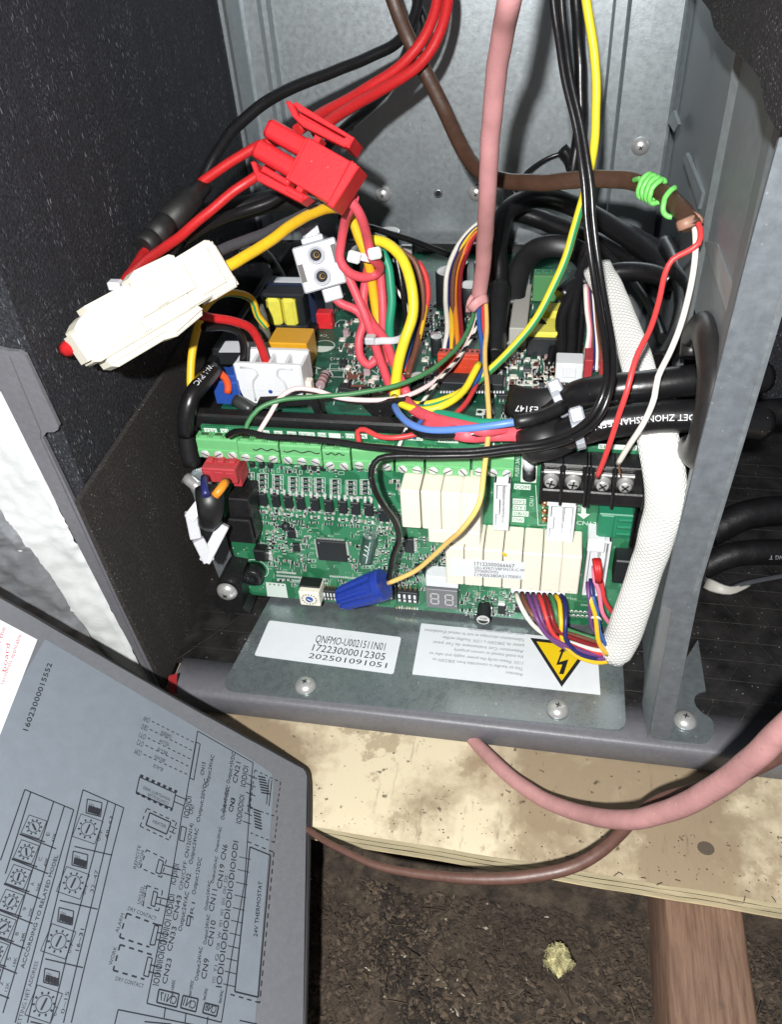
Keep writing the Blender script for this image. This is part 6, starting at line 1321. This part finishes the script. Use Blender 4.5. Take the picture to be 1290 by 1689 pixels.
# --- dark cables in the right compartment
rt = 'dark cables in the side compartment'
dullw = mat('dim_white_print', (.26, .27, .29), .5); crk = mat('crinkled_black', (.006, .006, .007), .5, 0, .5, 120, 1.0, 160, spec=.3)
for i, (pts, r, tx) in enumerate(((((1170, 880, 362), (1230, 850, 360), (1300, 842, 360), (1380, 850, 362)), 6.5, None), (((1160, 935, 352), (1210, 915, 348), (1280, 910, 348), (1360, 915, 350)), 5.5, 'PUSHENG T'), (((1190, 690, 345), (1240, 684, 345), (1300, 680, 345), (1380, 680, 345)), 6.0, 'OV'))):
    s = MB(); Pk, Fk = s.tube(T(*pts), r, crk, n=14); o = solo('black_cable', s, ('black cable lying across the dark side compartment, without print', 'black cable with dim white print low in the side compartment', 'black cable high up in the side compartment')[i], 'cable', rt)
    if tx: m2 = MB(); tube_text(m2, tx, Pk, Fk, r, (40 if i == 1 else 34), 1.9 if i == 1 else 3, dullw, .3 if i == 1 else -.1, True, False); link('cable_print', m2.mesh('cable_print', ORG[o.name]), o)
s = MB(); s.tube(T((1158, 950, 330), (1175, 965, 322), (1200, 972, 318), (1230, 962, 320), (1290, 950, 326), (1330, 945, 330)), 1.1, greyw, rb=.5, n=8); s.tube(T((1165, 962, 322), (1185, 970, 318), (1205, 974, 317), (1238, 964, 320)), 2.6, mat('pale_strap', (.34, .33, .30), .5), rb=.5, n=8, ref=True, rfun=lambda g: 1 - .7 * g); solo('cable_strap', s, 'pale pointed strap tail curling out beside the partition flange', 'strap')

# more thin leads threading through the dark space above the rear board
xg = 'thin leads tangled over the rear board'
X = ((blackw, 1.1, ((640, 398, 346), (655, 430, 348), (664, 480, 350), (668, 540, 346), (660, 600, 336)), 'thin black lead hanging between the teal and earth leads'),
     (whitew, .8, ((648, 470, 352), (668, 500, 352), (676, 540, 348), (672, 590, 340)), 'thin white lead low between the earth lead and narrow bundle'),
     (blackw, 1.5, ((560, 356, 350), (600, 372, 356), (640, 384, 364), (690, 400, 374), (740, 420, 384)), 'black lead crossing behind the coral knot'),
     (blackw, 1.2, ((805, 402, 386), (815, 440, 384), (832, 470, 380), (838, 520, 368), (835, 560, 356)), 'thin black lead beside the standing black sleeve'),
     (blackw, 1.6, ((880, 520, 352), (900, 540, 350), (912, 570, 346), (905, 604, 342)), 'short black lead curving beside the white plug'),
     (blackw, 2.4, ((470, 470, 400), (455, 440, 402), (440, 420, 404), (420, 412, 404), (390, 420, 396)), 'black lead looping in the dark behind the choke'),
     (blackw, 2.0, ((980, 400, 372), (1010, 430, 366), (1050, 470, 350), (1080, 520, 330), (1095, 560, 312)), 'black lead slanting behind the woven sleeve'))
for m_, r_, pts, lb_ in X: wire('thin_lead', T(*pts), r_, m_, lb_, 'wire', xg)
# ================================================================== lid with wiring diagram
VA = ray(610, -300).normalized(); VB = ray(1860, 2030).normalized()
L0 = at(505, 1275, 313)
LN = (L0 - at(300, 1160, 301)).cross(at(500, 1689, 258) - L0).normalized()
if LN.dot(ray(300, 1400)) > 0: LN = -LN
def lid(x, y, d=0.0): r = ray(x, y); return r * ((L0 + LN * d).dot(LN) / r.dot(LN))
ld_ = thing('cabinet_cover', 'grey cabinet cover with printed wiring diagram leaning in front of the cabinet', 'cover panel', lid(490, 1600))
corners = [(-120, 918), (300, 1160), (488, 1262), (500, 1268), (506, 1280), (498, 1800), (-330, 1800)]
mb = MB(); mb.prism([lid(x, y, -.35) for x, y in corners], LN * -1.6, paintl)
part('cover_sheet', mb, ld_)
mb = MB()
edge_ = [lid(x, y, -1.2) for x, y in ((-120, 918), (300, 1160), (492, 1265), (503, 1273), (507, 1290), (500, 1800))]
mb.tube(edge_, 1.0, mat('dark_hem', (0.016, 0.016, 0.018), 0.5), n=8)
part('cover_hem', mb, ld_)
mb = MB(); mb.prism([lid(x, y, 0.0) for x, y in ((74, 1054), (420, 1256), (448, 1275), (452, 1292), (412, 1800), (-330, 1800), (-330, 1740))], LN * -.3, lidlabel)
part('diagram_label', mb, ld_, 'blue grey printed wiring diagram film')
mb = MB(); mb.prism([lid(x, y, .05) for x, y in ((-80, 980), (61, 1055), (-6, 1225), (-90, 1225))], LN * -.35, paper)
st = part('notice_sticker', mb, ld_, 'white sticker with red text')
mb = MB()
def lt_(s, p0, p1, h, m=inkl, d=.08):
    ptext(mb, s, lid, p0, p1, h, m, d)
    if m is inkl and s[:2] in ('CN', 'IO', 'Ou', 'In', 'AC', '24', '16'): ptext(mb, s, lid, (p0[0] + .35, p0[1] + .3), (p1[0] + .35, p1[1] + .3), h, m, d + .02)
lt_('board', (9, 1108), (16, 1062), (-7, -4), inkr); lt_('on the', (-3, 1073), (9, 1035), (-7, -4), inkr); lt_('terminals applicable', (5, 1130), (35, 1047), (-6, -3), inkr)
part('sticker_print', mb, st)
mb = MB()
def ln(*pts, wd=.32, dash=None):
    wd *= 1.12
    for a, b in zip(pts, pts[1:]):
        A, B = lid(*a, .08), lid(*b, .08)
        if dash:
            L = (B - A).length; k = 0.0
            while k < L:
                bar(mb, A + (B - A) * (k / L), A + (B - A) * (min(L, k + dash) / L), wd, LN, inkl); k += dash * 1.8
        else: bar(mb, A, B, wd, LN, inkl)
def c7(x, y): return (x / 2.481, 1280 + y / 2.481)
def c6(x, y): return (x / 2.481, 980 + y / 2.481)
def l7(*p, **k): ln(*[c7(*q) for q in p], **k)
def l6(*p, **k): ln(*[c6(*q) for q in p], **k)
def t7(s, p0, p1, h, **k): lt_(s, c7(*p0), c7(*p1), (h[0] / 2.481, h[1] / 2.481), **k)
def t6(s, p0, p1, h, **k): lt_(s, c6(*p0), c6(*p1), (h[0] / 2.481, h[1] / 2.481), **k)
t6('16023000015552', (112, 560), (212, 285), (-20, -10))
for i, (a, cname, x0, y0, x1, y1) in enumerate((('OW', 'GREEN', 620, 520, 795, 608), ('OB/O', 'YELLOW', 612, 553, 786, 640), ('OY1', 'BLUE', 603, 588, 779, 675), ('OY2', 'BROWN', 594, 618, 772, 705), ('COM', 'BLACK', 586, 655, 766, 738))):
    l6((x0, y0), (x1, y1), dash=1.1, wd=.3); t6(a, (x0 - 4, y0 - 12), (x0 - 30, y0 - 24), (-8, 22)); t6(cname, (x0 + 82, y0 + 58), (x0 + 42, y0 + 38), (-6, 14))
l6((808, 560), (1035, 690), (1014, 893)); l6((808, 560), (760, 835), (745, 893)); l6((802, 605), (818, 613), (792, 760), (776, 752), (802, 605))
t6('CN15', (832, 742), (840, 688), (-14, -7)); t6('Output:24VAC', (850, 788), (876, 660), (-14, -7))
t6('Output:+5VDC', (938, 776), (962, 650), (-14, -7)); t6('CN21', (968, 775), (984, 690), (-19, -8)); t6('IODIOI', (1004, 790), (1016, 706), (-22, -8))
t6('Output:+5VDC', (916, 893), (940, 786), (-14, -7)); t6('CN3', (950, 893), (962, 836), (-17, -7))
l6((1042, 720), (1148, 770), dash=1.2); l6((1148, 770), (1130, 893), dash=1.2); l6((1042, 720), (1020, 893), dash=1.2)
for k in range(7): l6((1060 + k * 2 - 4, 745 + k * 11), (1086 + k * 3, 752 + k * 11), wd=.5)
l6((1100, 755), (1090, 860)); l6((1112, 760), (1100, 868)); l6((1016, 740), (1052, 756)); l6((1010, 775), (1046, 790)); l6((1006, 810), (1044, 826))
# non-polarity controller box
l6((570, 748), (718, 815), (704, 878), (556, 812), (570, 748), wd=.35); l6((572, 741), (724, 809), dash=1.2, wd=.8); l6((556, 812), (704, 884), dash=1.2, wd=.8)
t6('CONTROLLER', (690, 852), (606, 812), (-4, 13)); t6('NON-POLARITY WIRED', (696, 836), (586, 784), (-4, 12)); l6((716, 822), (760, 840)); l6((710, 848), (752, 866))
t7('CN7', (785, 158), (795, 118), (-15, -6)); t7('IODIOI', (770, 172), (784, 85), (-22, -8)); t7('Output:20VDC', (815, 190), (848, 12), (-14, -7))
# heater
l7((600, 132), (722, 190), (690, 262), (572, 205), (600, 132), dash=1.3); l7((612, 150), (698, 190), (680, 238), (596, 200), (612, 150), wd=.4); t7('HEATER', (660, 225), (618, 180), (-4, 2)) if False else t7('HEATER', (622, 190), (676, 214), (4, -14))
l7((698, 205), (722, 216)); l7((692, 225), (716, 236))
t7('REMOTE', (556, 380), (576, 285), (-13, -6)); t7('ON/OFF', (572, 378), (592, 305), (-13, -6))
l7((598, 302), (680, 342), (660, 415), (574, 376), (598, 302), dash=1.4); l7((650, 340), (668, 350), (655, 402), (636, 394), (650, 340)); l7((662, 362), (740, 385)); l7((655, 395), (730, 415))
t7('CN12(CN14)', (768, 335), (790, 195), (-15, -6)); t7('Output:24VAC', (785, 362), (812, 215), (-15, -6)); t7('ON/OFF', (745, 468), (766, 350), (-16, -7)); t7('CN2', (768, 462), (780, 400), (-18, -7)); t7('Output:12VDC', (797, 486), (825, 335), (-15, -6))
t7('IODIOI', (716, 445), (732, 362), (-22, -8)); l7((742, 205), (762, 212), (752, 268), (733, 262), (742, 205))
t7('UV/LED', (572, 524), (588, 455), (-13, -6)); t7('OUTPUT', (586, 530), (602, 448), (-12, -5))
l7((600, 448), (664, 470), (648, 552), (584, 532), (600, 448), dash=1.4); l7((628, 470), (644, 478), (632, 535), (616, 528), (628, 470)); l7((640, 495), (714, 512)); l7((634, 520), (708, 542))
t7('CN43', (722, 592), (742, 490), (-19, -7)); t7('Output:24VAC', (742, 636), (772, 475), (-16, -6)); t7('IODIOI', (700, 574), (714, 486), (-24, -8)); t7('JR1', (785, 588), (798, 518), (-14, -6)); l7((768, 570), (780, 574), (774, 614), (761, 610), (768, 570))
t7('ALARM', (482, 642), (508, 565), (-13, -6)); t7('DRY CONTACT', (520, 548), (635, 592), (6, -16))
l7((518, 562), (640, 608), (660, 612), dash=1.6, wd=.45); l7((518, 562), (488, 660), (610, 700), dash=1.6, wd=.45); l7((632, 610), (648, 616), (632, 692), (612, 690), (632, 610)); l7((642, 640), (690, 650)); l7((636, 668), (684, 680))
t7('CN33', (700, 718), (722, 618), (-20, -8)); t7('IODIOIIOI', (670, 726), (700, 590), (-26, -9))
t7('WORK', (456, 775), (478, 700), (-13, -6)); t7('DRY CONTACT', (470, 836), (584, 868), (5, -17))
l7((490, 690), (640, 738), dash=1.6, wd=.45); l7((490, 690), (462, 795), (590, 832), dash=1.6, wd=.45); l7((604, 740), (622, 746), (606, 822), (586, 816), (604, 740)); l7((612, 772), (662, 784)); l7((606, 800), (656, 812))
t7('CN23', (680, 852), (702, 748), (-20, -8)); t7('IODIOIIOI', (648, 858), (672, 722), (-26, -9))
l7((745, 150), (690, 480), (640, 730), (600, 930), (905, 1008), (950, 720), (1000, 440), (1030, 0))
# right-hand columns
t7('Output:24VAC', (808, 838), (828, 700), (-14, -6)); t7('CN9', (842, 832), (855, 748), (-22, -7)); t7('CN10', (868, 698), (882, 592), (-21, -7)); t7('Output:24VAC', (842, 690), (858, 568), (-13, -5)); t7('CN11', (872, 556), (888, 466), (-21, -7)); t7('CN19', (905, 462), (918, 362), (-20, -7)); t7('CN6', (920, 345), (930, 282), (-20, -7))
t7('Output:24VAC', (846, 550), (862, 430), (-12, -5)); t7('Output:20VAC', (872, 440), (890, 330), (-11, -4)); t7('Output:20VAC', (888, 312), (906, 210), (-11, -4)); t7('Output:+5VDC', (915, 180), (936, 50), (-14, -6)); t7('CN3', (950, 148), (962, 95), (-17, -6)); t7('IODIODIOI', (985, 196), (1000, 80), (-22, -7))
for i, s in enumerate(('Y/Y2', 'Y1', 'G', 'OB', 'W', 'W1', 'W2', 'E/AUX', 'DH', 'DS')):
    y0 = 850 - i * 46; x0 = 880 + i * 5.4; t7(s, (x0, y0), (x0 + 4, y0 - 28), (-14, -4))
t7('IODIOIODIODIODIODIOIODI', (905, 866), (974, 268), (-24, -6))
for i in range(11):
    y0 = 850 - i * 52; x0 = 912 + i * 6.6; l7((x0, y0), (x0 + 48, y0 + 12), wd=.25)
l7((1022, 290), (1106, 324), (1055, 905), (960, 882), (1022, 290), wd=.42); l7((1012, 268), (1120, 312), (1062, 928), (938, 892), dash=1.6, wd=.35)
t7('24V THERMOSTAT', (1052, 658), (1072, 432), (-16, -5))
l7((1022, 130), (1135, 168), (1122, 272), (1024, 232), dash=1.2)
for k in range(7): l7((1036 + k, 135 + k * 12), (1066 + k, 146 + k * 12), wd=.5)
l7((1010, 120), (1034, 130)); l7((1000, 150), (1030, 162)); l7((994, 185), (1026, 196))
# bottom boxes
for s, q in (('CN17', ((650, 872), (732, 892), (722, 946), (640, 926))), ('CN1', ((748, 898), (810, 912), (800, 965), (738, 948))), ('CN8', ((838, 928), (894, 942), (884, 984), (828, 968)))):
    l7(*q, q[0], wd=.4); t7(s, (q[2][0] - 6, q[2][1] - 10), (q[3][0] + 8, q[3][1] - 10), (5, -36))
t7('Input:+20VDC', (730, 880), (722, 838), (-14, 3)) if False else t7('Input:+20VDC', (706, 905), (716, 835), (-12, -4))
t7('Input:+20VDC', (778, 905), (792, 838), (-12, -4)); t7('Input:24VAC', (838, 918), (850, 870), (-12, -4)); t7('Input:24VAC', (902, 930), (914, 878), (-12, -4))
l7((482, 956), (1000, 1060)); l7((482, 956), (468, 1015)); l7((676, 945), (670, 990)); l7((760, 968), (756, 1010)); l7((850, 985), (846, 1015)); l7((590, 1005), (700, 1015)); l7((980, 1000), (1050, 1015))
# model tables with rotary dials
def dial(cx, cy, r, ang):
    c = lid(*c7(cx, cy), .08); ex = (lid(*c7(cx + r, cy + r * .35), .08) - c); ey = (lid(*c7(cx + r * .16, cy - r), .08) - c)
    rr = ex.length
    ux, uy = ex.normalized(), None; uy = LN.cross(ux); uy = uy if uy.dot(ey) > 0 else -uy
    for k in range(20):
        a = k * math.pi / 10; b = a + math.pi / 10
        bar(mb, c + (ux * math.cos(a) + uy * math.sin(a)) * rr * .62, c + (ux * math.cos(b) + uy * math.sin(b)) * rr * .62, .22, LN, inkl)
        d = ux * math.cos(a) + uy * math.sin(a)
        if k % 2: bar(mb, c + d * rr * .70, c + d * rr * .90, .5, LN, inkl)
    d = ux * math.cos(ang) + uy * math.sin(ang); bar(mb, c - d * rr * .45, c + d * rr * .45, .55, LN, inkl)
    q = [c + (ux * sx + uy * sy) * rr * 1.08 for sx, sy in ((-1, -1), (1, -1), (1, 1), (-1, 1))]
    for i in range(4): bar(mb, q[i], q[(i+1) % 4], .22, LN, inkl)
def dips(cx, cy, wx, wy):
    q = [(cx - wx, cy - wy * .9), (cx + wx, cy - wy * .5), (cx + wx * .8, cy + wy), (cx - wx * 1.2, cy + wy * .6)]; l7(*q, q[0], wd=.3)
    for k in range(4):
        a = (cx - wx * .62 + k * wx * .42, cy - wy * .2 + k * 4); l7(a, (a[0] - 5, a[1] + wy * .75), wd=.9)
    t7('ON', (cx - wx * .85, cy - wy * .30), (cx - wx * .2, cy - wy * .1), (2, -9))
l7((100, 55), (300, 138)); l7((100, 55), (0, 345)); l7((300, 138), (250, 310), (180, 560), (60, 1010)); l7((262, 122), (190, 360), (90, 700), (10, 970)); l7((218, 104), (120, 420), (40, 690), (-10, 860)); l7((124, 66), (20, 400))
for i, (mn, md) in enumerate((('E', '60K'), ('C', '48K'), ('A', '36K'), ('9', '30K'), ('8', '24K'), ('5', '18K'), ('2', '12K'))):
    cx, cy = 138 - i * 32, 208 + i * 102; dial(cx, cy, 34, 2.4 - i * .35)
    l7((cx + 45, cy + 62), (cx - 60, cy + 28)) ; l7((cx - 60, cy + 30), (cx + 90, cy + 90))
    t7(mn, (cx + 62, cy + 38), (cx + 66, cy + 24), (-14, -6)); t7(md, (cx + 82, cy + 62), (cx + 92, cy + 24), (-12, -5))
t7('ACCORDING TO RELATED MODEL', (96, 788), (236, 325), (-15, -5))
l7((338, 56), (505, 130)); l7((338, 56), (255, 400), (175, 735), (110, 1010)); l7((505, 130), (455, 322), (404, 540), (345, 778), (290, 1010)); l7((472, 114), (300, 830), (258, 1010)); l7((440, 102), (265, 765), (205, 1010))
for i, s in enumerate(('48~63', '32~47', '16~31', '0~15')):
    cx, cy = 358 - i * 60, 216 + i * 212 + i * i * 9
    dial(cx, cy, 42 + i * 2, 1.5); dips(cx + 28 + i * 2, cy - 88 - i * 8, 30, 38)
    l7((cx - 55, cy + 72), (cx + 100, cy + 108)); t7('0~F', (cx + 50, cy + 50), (cx + 62, cy + 8), (-13, -5)); t7(s, (cx + 82, cy + 40), (cx + 104, cy - 50), (-14, -5))
t7('SETTING NET ADDRESS', (78, 1030), (156, 760), (-16, -5))
part('diagram_print', mb, ld_)
